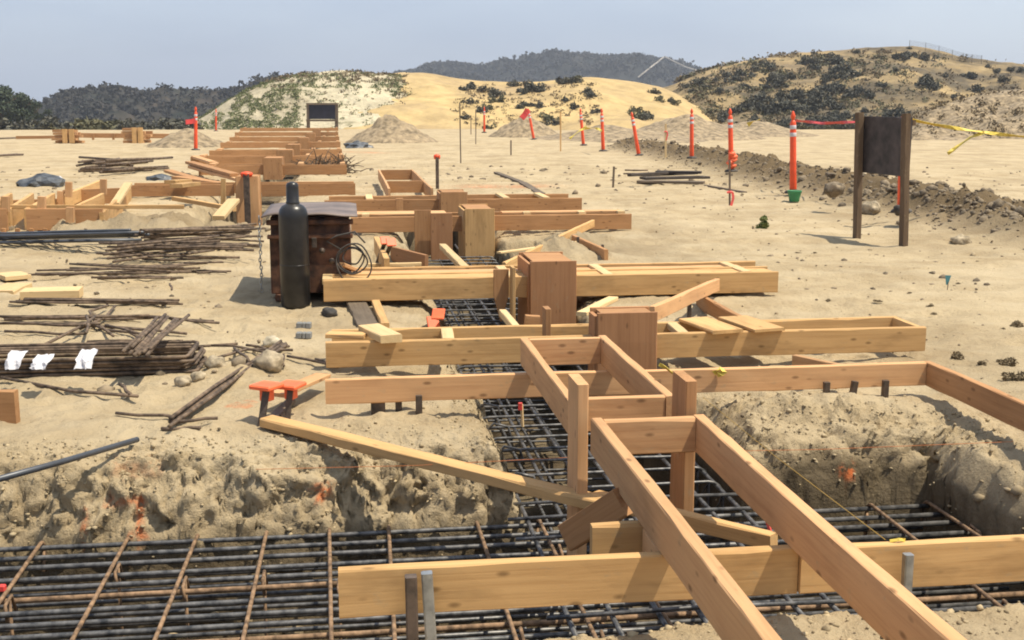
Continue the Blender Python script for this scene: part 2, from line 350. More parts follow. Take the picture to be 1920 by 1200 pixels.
# ------------------------------------------------------------------ ground with trenches
RECTS = [(-40, 2.78, 3.27, 5.26, 0.92), (0.62, 1.83, 3.32, 19.5, 0.95), (-2.45, -1.15, 15.6, 80, 0.7), (0.02, 0.7, 10.7, 13.4, 0.5),
         (-5.5, -2.0, 15.9, 17.6, 0.35), (1.7, 2.3, 12.6, 14.2, 0.3)]
BERM = [(11.2, 48), (10.5, 37), (9.6, 27), (8.8, 20), (8.5, 16), (8.6, 13), (9.0, 9)]
def polydist(s, t, pts):
    d = np.full(np.shape(s), 1e9)
    for (a, b), (c_, e) in zip(pts[:-1], pts[1:]):
        vx, vy = c_ - a, e - b; k = np.clip(((s - a) * vx + (t - b) * vy) / (vx * vx + vy * vy), 0, 1)
        d = np.minimum(d, np.hypot(s - a - k * vx, t - b - k * vy))
    return d
def depth_at(s, t):
    """how far inside a trench, in metres (negative outside), and its depth"""
    wob = (fbm(s * 1.3, t * 1.3, 2.2, 3) * 0.13 + fbm(s * 7, t * 7, 5.0, 3) * 0.03) * np.where(t < 4.0, 0.45, 1.0)
    best = np.full(np.shape(s), -9.0); dep = np.full(np.shape(s), 0.9)
    for s0, s1, t0, t1, d in RECTS:
        dx = np.maximum(s0 - s, s - s1); dy = np.maximum(t0 - t, t - t1)
        sd = -(np.minimum(np.maximum(dx, dy), 0) + np.hypot(np.maximum(dx, 0), np.maximum(dy, 0)))
        dep = np.where(sd > best, d, dep); best = np.maximum(best, sd)
    return best + wob * np.clip(1.2 - np.abs(best), 0.0, 1), dep
def ground_z(s, t, fine=True):
    s = np.asarray(s, float); t = np.asarray(t, float)
    near = np.clip(1.6 - np.hypot(s, t - 6) / 60, 0.25, 1.3)
    z = fbm(s * 0.28, t * 0.28, 0.4, 4) * 0.055 * near + fbm(s * 1.9, t * 1.9, 7.7, 4) * 0.026 + np.minimum(fbm(s * 3.6, t * 3.6, 2.7, 2), 0.12) * 0.020 * (t < 60)
    if fine: z = z + fbm(s * 8, t * 8, 1.2, 3, 0.6) * 0.013
    b = polydist(s, t, BERM)
    z = z + 0.32 * np.exp(-(b / 0.62) ** 2) * (1 + 1.1 * fbm(s * 1.7, t * 1.7, 9.0, 4)) + np.where(b < 1.8, 0.10 * fbm(s * 5, t * 5, 4.0, 3) * (1 - b / 1.8), 0)
    # heaped spoil by the corner of the near trench and around the dug left pit
    z = z + 0.10 * np.exp(-(((s - 2.25) / 0.55) ** 2 + ((t - 5.62) / 0.22) ** 2)) * (1 + 0.8 * fbm(s * 4, t * 4, 2.0, 3))
    for cs, ct, r, h in ((-3.2, 15.2, 0.9, .16), (-2.2, 14.9, 0.6, .20), (-1.2, 14.7, .5, .12), (2.1, 12.4, .5, .14), (2.6, 13.6, .5, .12), (-0.6, 6.7, .22, .05)):
        z = z + h * np.exp(-(((s - cs) ** 2 + (t - ct) ** 2) / r ** 2)) * (1 + 1.2 * fbm(s * 3, t * 3, ct, 4))
    far = smooth(92, 150, t); z = z - 3.2 * far
    # graded road cut to the right of the berm
    z = z - 0.10 * smooth(0.8, 3.5, s - 9.5) * smooth(6, 12, t)
    d, dep = depth_at(s, t)
    z = z - 0.035 * np.exp(np.minimum(d, 0) / 0.12) * (d > -1.2)
    d = d + 0.05
    rt = smooth(1.2, 1.7, s)                                  # the right-hand faces are cut steeper
    d1 = 0.16 - 0.05 * rt; a1 = 0.28 - 0.10 * rt; run = 0.17 - 0.125 * rt
    prof = np.where(d < d1, a1 * np.clip(d / d1, 0, 1) ** 1.7, a1 + (1 - a1) * smooth(0, 1, (d - d1) / run))
    z = z * (1 - prof) + prof * (-dep + fbm(s * 2.5, t * 2.5, 3.3, 4) * 0.07) + 0
    return z
def lines(*segs):
    out = []
    for a, b, st in segs:
        out.append(np.arange(a, b - 1e-9, st))
    out.append(np.array([segs[-1][1]])); return np.concatenate(out)
def geo(a, b, n): return np.geomspace(a, b, n)
sl_ = np.concatenate([-geo(3000, 62, 14), lines((-60, -14, 1.0), (-14, -4, 0.11), (-4, -2.6, 0.04), (-2.6, 3.2, 0.0125), (3.2, 4.6, 0.035), (4.6, 14, 0.085), (14, 60, 0.7)), geo(62, 3000, 14)])
tl_ = np.concatenate([[-400, -120, -40, -15, -6, -2, 0, 1], lines((1.5, 2.9, 0.05), (2.9, 3.7, 0.014), (3.7, 4.9, 0.035), (4.9, 5.5, 0.0085), (5.5, 7.2, 0.022), (7.2, 12, 0.05), (12, 30, 0.11), (30, 60, 0.3), (60, 110, 0.8), (110, 160, 2.0)), geo(165, 3000, 22)])
SS, TT = np.meshgrid(sl_, tl_)
ZZ = ground_z(SS, TT)
dd, _dep = depth_at(SS, TT)
wall = np.exp(-((dd - 0.08) / 0.16) ** 2)
nr = (TT < 30) & (np.abs(SS) < 8)
amp = np.where(nr, 1.0, 0.0)
bil = lambda k, o, sd: np.abs(fbm(SS * k + sd, ZZ * k, TT * k + 2 * sd, o, 0.62))
c1, c2, c3 = bil(3.2, 3, 3.0), bil(7.5, 3, 11.0), bil(17, 2, 23.0)
n1 = fbm(SS * 4 + 40, ZZ * 4, TT * 4 + 13, 4, 0.6); n2 = fbm(SS * 2.2 + 9, ZZ * 2.2, TT * 2.2, 3)
c4 = bil(33, 2, 31.0)
patch = 0.35 + 0.65 * smooth(-0.25, 0.25, fbm(SS * 1.7 + 5, ZZ * 2.5, TT * 1.7, 2))
clod = np.zeros_like(SS); mk = (np.abs(dd) < 0.75) & (TT < 14) & (TT > 2.8) & (SS > -3) & (SS < 3.4)
wx = SS[mk] + 0.03 * fbm(SS[mk] * 9, ZZ[mk] * 9, TT[mk] * 9, 2); wy = TT[mk]; wz = ZZ[mk]
clod[mk] = broken(wx, wy, wz, 0.13, 1) * 0.055 + broken(wx, wy, wz, 0.062, 2) * 0.040 + broken(wx, wy, wz, 0.030, 3) * 0.022
grit = np.zeros_like(SS); grit[mk] = rng.normal(0, 0.0016, int(mk.sum()))
lump = (c1 - 0.28) * 0.055 + patch * clod * 0.74 + (c4 - 0.25) * 0.02 + grit
rtz = smooth(1.2, 1.7, SS)
low = smooth(-0.30 + 0.16 * rtz, -0.62 + 0.38 * rtz, ZZ)                               # the cut face is cleaner further down
rough = wall * amp * (1 - 0.75 * low)
T2 = TT - rough * np.where(TT > 4.3, lump * 1.0 + n2 * 0.035, -lump * 0.5)
S2 = SS + rough * (n1 * 0.04 + lump * 0.6 * (SS > 2.4))
lipm = np.exp(-((dd + 0.05) / 0.17) ** 2) + 0.55 * np.exp(-((dd + 0.22) / 0.2) ** 2) * smooth(1.6, 2.0, SS) * (TT < 6)
Z2 = ZZ + np.clip(lipm, 0, 1) * amp * (lump * 0.75) * np.where(TT < 4.0, 0.4, 1) * (ZZ > -0.6)
fm = (TT > 3) & (TT < 34) & (SS > -9) & (SS < 13) & (dd < 0.02)
def dents(x, y, cell, seed, keep):
    X = np.stack([x, y], -1) / cell; B = np.floor(X).astype(int); out = np.zeros(X.shape[:-1]); r = np.random.default_rng(seed); J = r.random((4096, 2)); K = r.random(4096); an = r.random(4096) * 6.28
    for i in (-1, 0, 1):
        for j in (-1, 0, 1):
            C = B + np.array([i, j]); h = (C[..., 0] * 73856093 ^ C[..., 1] * 19349663) & 4095; d = X - C - J[h]
            u_ = d[..., 0] * np.cos(an[h]) + d[..., 1] * np.sin(an[h]); v_ = -d[..., 0] * np.sin(an[h]) + d[..., 1] * np.cos(an[h]); q = (u_ / .42) ** 2 + (v_ / .20) ** 2
            out += (K[h] < keep) * (-np.exp(-q * q) + 0.45 * np.exp(-((q - 1.7) / .7) ** 2))
    return out
Z2[fm] += (dents(SS[fm], TT[fm], 0.33, 5, .5) * 0.013 + dents(SS[fm] + .1, TT[fm], 0.62, 6, .35) * 0.020) * np.clip(-dd[fm] * 4, 0, 1)
gx = S2 * V.x + T2 * U.x; gy = S2 * V.y + T2 * U.y
nr_, nc_ = SS.shape
me = bpy.data.meshes.new('ground')
co = np.stack([gx, gy, Z2], -1).reshape(-1, 3)
ii = np.arange(nr_ * nc_).reshape(nr_, nc_)
quads = np.stack([ii[:-1, :-1], ii[:-1, 1:], ii[1:, 1:], ii[1:, :-1]], -1).reshape(-1, 4)
me.vertices.add(len(co)); me.vertices.foreach_set('co', co.ravel())
me.loops.add(quads.size); me.loops.foreach_set('vertex_index', quads.ravel().astype(np.int32))
me.polygons.add(len(quads)); me.polygons.foreach_set('loop_start', np.arange(0, quads.size, 4, dtype=np.int32)); me.polygons.foreach_set('loop_total', np.full(len(quads), 4, np.int32))
me.update(calc_edges=True); me.validate()
me.shade_smooth()
# soil attribute: r marking paint, g moist soil plus painted trench shade, b turned earth
paint = np.zeros_like(SS)
def paintline(pts3, wdt, val=1.0):
    global paint
    for A, B in zip(pts3[:-1], pts3[1:]):
        A = np.array(A); B = np.array(B); P_ = np.stack([gx, gy, Z2], -1); e = B - A
        k = np.clip(((P_ - A) @ e) / max(1e-6, e @ e), 0, 1); dist = np.linalg.norm(P_ - A - k[..., None] * e, axis=-1)
        paint = np.maximum(paint, val * (1 - smooth(wdt * 0.5, wdt * 1.3, dist)))
wp = lambda px, py, t: tuple(W(px, py, t))
def wallmark(pix, wdt, val=1.0, t=5.2):
    global paint
    q = [W(x, y, t) for x, y in pix]
    for A, B in zip(q[:-1], q[1:]):
        as_, az_, bs_, bz_ = A.dot(V), A.z, B.dot(V), B.z; es, ez = bs_ - as_, bz_ - az_
        k = np.clip(((S2 - as_) * es + (Z2 - az_) * ez) / max(1e-6, es * es + ez * ez), 0, 1)
        dist = np.hypot(S2 - as_ - k * es, Z2 - az_ - k * ez)
        paint = np.maximum(paint, val * (1 - smooth(wdt * 0.5, wdt * 1.3, dist)) * ((TT > 4.95) & (TT < 5.6)))
wallmark([(166, 1006), (164, 945)], 0.016, .6); wallmark([(205, 940), (262, 934), (268, 1002)], 0.018, .75); wallmark([(250, 998), (280, 1000)], 0.018, .75)
wallmark([(584, 912), (616, 912), (600, 932)], 0.022, .8); wallmark([(1576, 876), (1596, 876), (1586, 890)], 0.026); wallmark([(205, 885), (290, 890)], 0.03, 0.2)
cc = G(453, 763)
rad = np.hypot((gx - cc.x), (gy - cc.y)); paint = np.maximum(paint, 0.5 * (1 - smooth(0.012, 0.03, np.abs(rad - 0.065)))); paint = np.maximum(paint, 0.35 * (1 - smooth(0.02, 0.06, rad)))
for px, py in ((655, 285), (905, 350), (985, 350), (700, 287)):
    c_ = G(px, py); paint = np.maximum(paint, 0.5 * np.exp(-(((gx - c_.x) / .5) ** 2 + ((gy - c_.y) / .6) ** 2)))
damp_shade_v = smooth(-0.28 + 0.20 * rtz, -0.44 + 0.25 * rtz, Z2 + 0.10 * fbm(SS * 1.3, TT * 1.3, 1.8, 3)) * (dd > -0.05) * (0.75 + 0.5 * fbm(SS * 2, TT * 2, 8.8, 3))  # moist soil and painted shade by depth, starting higher on the right-hand faces
bd = polydist(SS, TT, BERM)
turn = np.clip(1.15 * np.exp(-(bd / 0.95) ** 2), 0, 1)
for cs, ct, r in ((-2.2, 15.2, 1.4), (2.3, 13.1, 1.0)): turn = np.maximum(turn, 0.55 * np.exp(-(((SS - cs) / r) ** 2 + ((TT - ct) / 1.2) ** 2)))
turn = np.maximum(turn, 0.3 * smooth(85, 110, TT))
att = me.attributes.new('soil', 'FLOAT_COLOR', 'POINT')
att.data.foreach_set('color', np.stack([paint, np.clip(damp_shade_v, 0, 1), turn, np.ones_like(SS)], -1).astype(np.float32).ravel())
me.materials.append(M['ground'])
ground = bpy.data.objects.new('ground', me); COL.objects.link(ground); ground['kind'] = 'structure'
def gz(p):
    s, t = site(p); return float(ground_z(np.array([s]), np.array([t]), False)[0])
def GG(px, py):                                # a point standing on the real ground surface
    p = G(px, py)
    for _ in range(3): p = G(px, py, gz(p))
    return p

# ------------------------------------------------------------------ rocks and pebbles
def ico(sub):
    bm = bmesh.new(); bmesh.ops.create_icosphere(bm, subdivisions=sub, radius=1); bm.verts.index_update()
    v = np.array([x.co[:] for x in bm.verts]); f = [[q.index for q in p.verts] for p in bm.faces]; bm.free(); return v, f
ICO1, ICO1F = ico(1); ICO2, ICO2F = ico(2); ICO3, ICO3F = ico(3)
def rockverts(base, seed, rough=0.5):
    r = 1 + rough * fbm(base[:, 0] * 1.1 + seed, base[:, 1] * 1.1, base[:, 2] * 1.1, 3)
    return base * r[:, None]
def scatter(name, pts, sizes, material, label_kind='stuff', flat=0.65):
    ROCKS = [rockverts(ICO1, 3.1 * k, 0.75) for k in range(14)]
    vv = []; ff = []; k = 0; F = np.array(ICO1F)
    for i, (p, sz) in enumerate(zip(pts, sizes)):
        a = rng.uniform(0, 6.28); ca, sa = math.cos(a), math.sin(a); q = ROCKS[i % 14] * np.array([1, rng.uniform(.6, 1), rng.uniform(.45, .9) * flat / .65]) * sz
        x = q[:, 0] * ca - q[:, 1] * sa; y = q[:, 0] * sa + q[:, 1] * ca
        vv.append(np.stack([x + p[0], y + p[1], q[:, 2] + p[2]], -1)); ff.append(F + k); k += len(q)
    vv = np.concatenate(vv); ff = np.concatenate(ff)
    me = bpy.data.meshes.new(name); me.vertices.add(len(vv)); me.vertices.foreach_set('co', vv.ravel())
    me.loops.add(ff.size); me.loops.foreach_set('vertex_index', ff.ravel().astype(np.int32))
    me.polygons.add(len(ff)); me.polygons.foreach_set('loop_start', np.arange(0, ff.size, 3, dtype=np.int32)); me.polygons.foreach_set('loop_total', np.full(len(ff), 3, np.int32))
    me.update(calc_edges=True); me.materials.append(material)
    o = bpy.data.objects.new(name, me); COL.objects.link(o); o['kind'] = label_kind; return o
def on_ground(s, t):
    z = ground_z(s, t, False); return np.stack([s * V.x + t * U.x, s * V.y + t * U.y, z], -1)
N = 2600
t_ = 3.0 + 27 * rng.random(N) ** 1.7; s_ = rng.uniform(-0.55, 0.55, N) * t_ * 1.0 + 0.134 * t_
d_, _ = depth_at(s_, t_); k_ = d_ < -0.02
P_ = on_ground(s_[k_], t_[k_]); sz_ = 0.0045 * np.exp(rng.normal(0, .55, len(P_))) * (1 + 0.055 * t_[k_])
tag(scatter('loose_pebbles', P_, sz_, M['clod']), 'small dirt clods and pebbles scattered over the sandy ground', 'pebbles')
# clods on trench lips and walls
vm = np.flatnonzero(((dd > -0.30) & (dd < 0.22) & (TT < 6.2) & (TT > 3.0) & (SS > -2.6) & (SS < 3.1) & (Z2 > -0.45)).ravel()); vi = rng.choice(vm, 4200)
P_ = co[vi] + rng.normal(0, .003, (len(vi), 3)); tag(scatter('trench_clods', P_, np.minimum(0.0052 * np.exp(rng.normal(0, .55, len(P_))), 0.017), M['clod_pale']), 'crumbled clods along the lip and faces of the near trench', 'clods')
N = 900; s_ = rng.uniform(-2.6, 2.8, N); t_ = rng.uniform(3.6, 5.1, N); P_ = on_ground(s_, t_)
tag(scatter('trench_rubble', P_, 0.016 * np.exp(rng.normal(0, .5, len(P_))), M['clod']), 'stones and crumbs on the floor of the near trench', 'rubble')
# clods on the berm
N = 5200; i_ = rng.integers(0, len(BERM) - 1, N); q_ = rng.random(N); Bp = np.array(BERM, float)
ctr = Bp[i_] + (Bp[i_ + 1] - Bp[i_]) * q_[:, None]; off = rng.normal(0, 0.46, N)
P_ = on_ground(ctr[:, 0] + off, ctr[:, 1]); tag(scatter('berm_clods', P_, np.minimum(0.024 * np.exp(rng.normal(0, .6, N)), 0.09), M['turned']), 'lumps of dug earth along the low dirt ridge on the right', 'clods')
N = 1100; t_ = 6.5 + 26 * rng.random(N) ** 1.3; s_ = rng.uniform(-0.5, 0.55, N) * t_ + 0.134 * t_; d_, _ = depth_at(s_, t_); k_ = (d_ < -0.1) & ((s_ > 3.7) | (t_ > 24) | (s_ < -0.4))
P_ = on_ground(s_[k_], t_[k_]); tag(scatter('sand_clods', P_, (0.007 + 0.0010 * t_[k_]) * np.exp(rng.normal(0, .5, len(P_))), M['turned']), 'dark clods lying about on the open sand', 'clods')
def rock(px, py, wpx, label, material='rock', zoff=0.0, group=None, squash=0.7, name='rock', cat='rock'):
    p = GG(px, py); Yd = p.y; r = wpx / 2 / FPX * Yd; v = rockverts(ICO3, px * 0.37, 0.55) * np.array([1, .85, squash]) * r
    o = MB().add(v, ICO3F).build(name, M[material], None, (p.x, p.y, p.z + r * squash * 0.55 + zoff), True); o.rotation_euler.z = px
    return tag(o, label, cat, group)
rock(508, 690, 62, 'large round dusty boulder behind the two orange capped stakes', 'stone')
rock(405, 690, 42, 'dusty rounded rock right of the stack of bent bars', 'stone')
rock(345, 722, 34, 'small dusty rock in the dug soil in front of the bent bars', 'stone')
rock(372, 712, 30, 'smallest tan rock, between two others beside the bent bars', 'stone')
rock(1563, 362, 40, 'dark angular rock on the dirt ridge right of the green base', 'turned')
rock(1632, 400, 42, 'rounded tan rock between the legs of the dark sign', 'stone')
rock(1800, 458, 34, 'dusty flat rock at the foot of the dirt ridge near the right edge', 'stone')
rock(510, 648, 34, 'flat pale rock lying among loose bars behind the boulder')
rock(618, 592, 30, 'small black lump on the sand below the gas cylinder', 'rubber')
rock(1690, 400, 30, 'dark stone at the foot of the post behind the sign', 'rubber')

# ------------------------------------------------------------------ the forms
def form(label, loc, group=None, name='footing_form', cat='concrete form'): return thing(name, label, cat, loc, group)
def across(parent, s0, s1, t, z, h, m='pine', wd=0.038, name='side_board'):   # board along V, t = face towards the camera
    return board(name, ST(s0, t + wd / 2, z), ST(s1, t + wd / 2, z), h, wd, M[m], parent)
def along(parent, s, t0, t1, z, h, m='pine', wd=0.038, name='rail_board'):
    return board(name, ST(s + wd / 2, t0, z), ST(s + wd / 2, t1, z), h, wd, M[m], parent)
GRP = 'timber footing forms set out in rows'
# nearest row A, three lengths on one line with a short backing board
f = form('nearest tan plank form laid across the open trench, two long boards over it', ST(0.9, 3.3, 0.055), GRP)
across(f, -0.055, 1.318, 3.29, 0.2, 0.145, 'pine'); across(f, 1.321, 3.2, 3.275, 0.201, 0.142, 'pine')
across(f, 0.74, 0.955, 3.56, 0.2, 0.13, 'pine', name='backing_board')
board('cleat', ST(0.92, 3.34, 0.19), ST(0.92, 3.55, 0.19), 0.09, 0.038, M['fir'], f)
# long box running towards the camera
f = form('long pinkish timber box running towards the camera on top of the nearest form', ST(1.1, 3, 0.2), GRP)
along(f, 0.895, 0.6, 4.36, 0.342, 0.141, 'fir', 0.044); along(f, 1.298, 0.6, 4.36, 0.342, 0.141, 'fir', 0.044)
across(f, 0.941, 1.296, 4.318, 0.338, 0.136, 'fir', name='end_board'); 
# box two behind it
f = form('short timber box between the two upright posts and the notched row', ST(1.08, 5.3, 0.2), GRP)
along(f, 0.858, 4.64, 6.0, 0.342, 0.141, 'fir', 0.04); along(f, 1.27, 4.66, 6.02, 0.342, 0.141, 'fir', 0.04)
across(f, 0.90, 1.268, 5.955, 0.34, 0.138, 'fir', name='end_board'); across(f, 0.90, 1.268, 4.665, 0.34, 0.138, 'fir', name='end_board')
# row B with its right-hand return
f = form('single reddish plank form with a return board on its right', ST(1.4, 5.8, 0.08), GRP)
across(f, -0.135, 2.965, 5.775, 0.2, 0.122, 'fir'); along(f, 2.967, 3.4, 5.815, 0.2, 0.124, 'used', 0.04, 'return_board')
board('kicker_board', ST(2.62, 5.82, 0.17), ST(2.45, 6.3, 0.15), 0.10, 0.04, M['fir'], f)
# rows C, D, E, E2
f = form('yellowish double plank form in front of the rusty box row, two square boards on top', ST(1.6, 6.75, 0.05), GRP)
across(f, -0.15, 3.45, 6.75, 0.2, 0.148, 'pine'); across(f, -0.12, 3.44, 7.12, 0.2, 0.145, 'pine')
along(f, 3.405, 6.79, 7.118, 0.199, 0.14, 'pine', name='end_board')
for s in (0.55, 1.95, 2.5): board('spacer', ST(s, 6.79, 0.2), ST(s + .02, 7.12, 0.2), 0.04, 0.07, M['pale'], f)
f = form('triple plank pale form with its left end in front of the rusty box', ST(1.6, 9.3, 0.03), GRP)
across(f, -0.21, 3.45, 9.3, 0.2, 0.17, 'pine'); across(f, -0.2, 3.47, 9.62, 0.2, 0.17, 'pine'); across(f, -0.19, 3.49, 9.98, 0.2, 0.17, 'pine')
board('top_plank', ST(-0.18, 9.478, 0.188), ST(3.44, 9.478, 0.188), 0.03, 0.27, M['pine'], f); board('top_plank', ST(-0.17, 9.84, 0.180), ST(3.3, 9.84, 0.180), 0.03, 0.2, M['fir'], f)
for s in (0.02, 1.25, 2.05, 3.2): board('spacer', ST(s - .2 * (s < .1), 9.34, 0.202), ST(s - .2 * (s < .1), 9.98, 0.202), 0.045, 0.08, M['pale'], f)
f = form('reddish plank form behind the triple plank form, ending right of the tall block', ST(1.7, 14.8, 0.0), GRP)
across(f, 0.02, 3.52, 14.75, 0.205, 0.19, 'used'); across(f, 0.04, 3.5, 15.35, 0.2, 0.19, 'used')
board('top_plank', ST(0.05, 15.08, 0.232), ST(1.2, 15.08, 0.232), 0.025, 0.4, M['fir'], f)
board('top_plank', ST(1.9, 15.02, 0.232), ST(3.45, 15.02, 0.232), 0.025, 0.2, M['fir'], f)
for s in (0.2, 2.2, 2.9, 3.4): board('spacer', ST(s, 14.79, 0.236), ST(s, 14.95, 0.236), 0.03, 0.09, M['pale'], f)
f = form('farthest plank form of the right block, just below the small ladder frame', ST(1.7, 17.5, 0.0), GRP)
across(f, -0.35, 3.42, 17.5, 0.21, 0.18, 'used'); across(f, -0.3, 3.4, 18.5, 0.2, 0.18, 'used')
for s in (0.3, 2.3, 2.9): board('spacer', ST(s, 17.54, 0.225), ST(s, 18.5, 0.225), 0.04, 0.1, M['pale'], f)
# small ladder frame behind
f = form('small ladder shaped timber frame standing behind the right block of forms', ST(1, 23, 0.05), GRP)
along(f, 0.60, 18.6, 24.6, 0.30, 0.2, 'fir'); along(f, 1.26, 18.6, 24.6, 0.30, 0.2, 'fir')
for t in (20.4, 24.2): across(f, 0.645, 1.255, t, 0.31, 0.2, 'used', name='end_board')
# left module: long rows going away
f = form('long brown plank form behind the strapped post, rusty box before it', ST(-1.9, 21.5, 0), GRP)
across(f, -3.85, -1.98, 21.5, 0.21, 0.2, 'used'); across(f, -1.5, 0.12, 21.4, 0.22, 0.22, 'used'); across(f, -3.8, 0.1, 22.3, 0.2, 0.2, 'used')
rows = [(28.5, 372, 650, 315, 'seventh'), (34.0, 357, 645, 297, 'sixth'), (39.3, 392, 641, 284, 'fifth'), (48.5, 413, 638, 268, 'fourth'), (58, 430, 636, 257, 'third'), (70, 440, 634, 248, 'second'), (86, 450, 634, 242, 'farthest')]
ends = ['with dry brush heaped over its right half', 'whose left end sticks out farthest', 'third nearest of the receding rows', 'fourth nearest of the receding rows', 'fifth nearest of the receding rows', 'sixth nearest of the receding rows', 'farthest of the receding rows, under the navy sign']
for (t, xl, xr, y, _), e in zip(rows, ends):
    s0 = site(G(xl, y + 3, 0.2))[0] ; s1 = site(G(xr, y, 0.2))[0]; 
    s0 = W(xl, y, t).dot(V); s1 = W(xr, y, t).dot(V)
    f = form('brown plank row ' + e, ST((s0 + s1) / 2, t, 0), GRP)
    across(f, s0, -1.95, t, 0.22, 0.22, 'used', 0.06); across(f, -1.52, s1, t - .05, 0.23, 0.23, 'used', 0.06); across(f, s0 + .1, s1, t + 1.0, 0.21, 0.2, 'used', 0.06)
    for s in (s0 + .3, -1.1, s1 - .1): board('spacer', ST(s, t + .05, 0.26), ST(s, t + 1, 0.26), 0.05, 0.12, M['fir'], f)

# upright panel blocks (column forms)
def pier(s0, s1, t, depth, ztop, zbot, label, m='panel', wd=0.03, cap=True):
    p = thing('column_form', label, 'column form', ST((s0 + s1) / 2, t, zbot), 'upright column forms in the rows')
    sm = (s0 + s1) / 2; wv = s1 - s0
    def pan(name, ta, z1):
        o = board(name, ST(sm, ta, zbot), ST(sm, ta, z1), wd, wv, M[m], p, up=-U); return o
    pan('front_panel', t, ztop); pan('back_panel', t + depth, ztop)
    board('side_panel', ST(s0 + .012, t + depth / 2 + wd / 2, zbot), ST(s0 + .012, t + depth / 2 + wd / 2, ztop - .02), .024, depth - wd - .006, M[m], p, up=V)
    board('side_panel', ST(s1 - .012, t + depth / 2 + wd / 2, zbot), ST(s1 - .012, t + depth / 2 + wd / 2, ztop - .02), .024, depth - wd - .006, M[m], p, up=V)
    if cap: board('top_board', ST(s0 + .03, t + depth / 2 + wd / 2, ztop - .004), ST(s1 - .03, t + depth / 2 + wd / 2, ztop - .004), .015, depth - wd - .006, M['used'], p)
    return p
pier(1.40, 1.755, 6.66, 0.20, 0.345, -0.35, 'reddish upright panel block in the nearest double plank form')
pier(1.395, 1.765, 9.22, 0.62, 0.325, -0.42, 'reddish upright panel block in the triple plank form')
pier(1.39, 1.755, 14.5, 0.75, 0.31, -0.38, 'tall tan upright panel block right of the leaning stake board', 'pine')
pier(1.31, 1.70, 17.3, 0.6, 0.325, -0.1, 'short reddish block left of the small ladder frame base', 'used')
pier(-1.93, -1.55, 21.3, 0.6, 0.36, -0.62, 'tall tan block with a dark orange capped stake before it', 'fir')
for (t, xl, xr, y, _), e in zip(rows[:6], ['nearest', 'second nearest', 'third nearest', 'fourth nearest', 'fifth nearest', 'farthest']):
    pier(-1.93, -1.5, t - .2, 1.0, 0.40, -0.1, 'brown block standing in a receding row, %s of six' % e, 'used', 0.04)

# posts, braces and loose boards
BR = 'loose boards and braces around the forms'
def loose(name, A, B, h, wd, m, label, cat='board', up=Z, group=BR, point=False):
    o = board(name, A, B, h, wd, M[m], None, up, point=point); return tag(o, label, cat, group)
loose('wood_post', ST(0.872, 4.40, -0.42), ST(0.872, 4.40, 0.462), 0.20, 0.044, 'fir', 'tall upright post on the left of the long box', 'post', up=-U, group='upright posts of the long box')
loose('wood_post', ST(1.30, 4.40, -0.40), ST(1.30, 4.40, 0.462), 0.20, 0.044, 'used', 'tall upright post on the right of the long box', 'post', up=-U, group='upright posts of the long box')
loose('brace', ST(0.73, 4.06, -0.06) + Z * .09, ST(0.885, 3.86, 0.225), 0.10, 0.045, 'used', 'short dark brace rising to the left side of the long box')
loose('brace', ST(0.93, 4.42, 0.03), ST(1.43, 3.80, 0.055), 0.055, 0.05, 'pine', 'thin pale brace under the long box between its two boards')
loose('brace', GG(500, 800) + Z * .05, W(1130, 935, 4.33), 0.045, 0.085, 'pine', 'long pale brace from the orange capped stakes down into the trench')
loose('board_offcut', ST(0.10, 7.02, 0.252), ST(0.22, 6.66, 0.25), 0.045, 0.13, 'pale', 'pale offcut lying on the left end of the nearest double plank form')
loose('plank', ST(-0.14, 6.92, 0.226), ST(0.08, 6.86, 0.226), 0.024, 0.1, 'pine', 'thin splintered plank on the far left end of the double form')
loose('square_board', ST(2.11, 7.15, 0.223), ST(2.19, 6.70, 0.223), 0.02, 0.20, 'pine', 'left of the two flat square boards on the double form')
loose('square_board', ST(2.37, 7.17, 0.223), ST(2.45, 6.71, 0.223), 0.02, 0.20, 'pine', 'right of the two flat square boards on the double form')
loose('brace', W(1222, 575, 7.3), W(1345, 522, 9.2), 0.10, 0.04, 'fir', 'slanting brace rising from the double form to the triple form')
loose('brace', W(1310, 551, 9.0), W(1400, 598, 7.6), 0.11, 0.04, 'used', 'dark brace descending right of the block to the two square boards')
loose('brace', G(945, 492, 0.1), W(1112, 412, 14.66), 0.09, 0.04, 'pine', 'long slanting board leaning on the reddish form, behind the triple form')
loose('brace', G(1075, 440, 0.12), G(1137, 468, 0.12), 0.13, 0.04, 'used', 'short dark board on the sand right of the slanting board')
loose('plank', G(935, 472, 0.08), G(1085, 452, 0.08), 0.02, 0.06, 'pale', 'thin pale strip lying behind the long slanting board')
loose('stake_board', ST(1.165, 9.24, 0.27), ST(1.165, 9.24, -0.14), 0.03, 0.12, 'used', 'pointed plank stake on the front of the triple form', 'stake', up=U, point=True)
loose('stake_board', ST(1.245, 9.22, 0.30), ST(1.245, 9.22, -0.2), 0.16, 0.025, 'pine', 'thin upright board edge beside the pointed plank stake', 'stake', up=U)
loose('stake_board', ST(0.88, 14.55, 0.30), ST(0.88, 14.55, -0.25), 0.04, 0.2, 'used', 'dark upright plank left of the tall tan block', 'stake', up=U)
loose('stake_board', ST(1.10, 14.45, 0.27), ST(1.10, 14.45, -0.3), 0.05, 0.26, 'panel', 'reddish upright plank with pale top left of the tall tan block', 'stake', up=U)
loose('stake_board', ST(1.16, 7.06, 0.33), ST(1.16, 7.06, 0.06), 0.12, 0.035, 'used', 'short upright board behind the double form, left of its block', 'stake', up=U)
loose('stake_board', ST(0.72, 17.4, 0.24), ST(0.72, 17.4, -0.1), 0.1, 0.1, 'used', 'short upright block on the front of the farthest right form', 'stake', up=U)
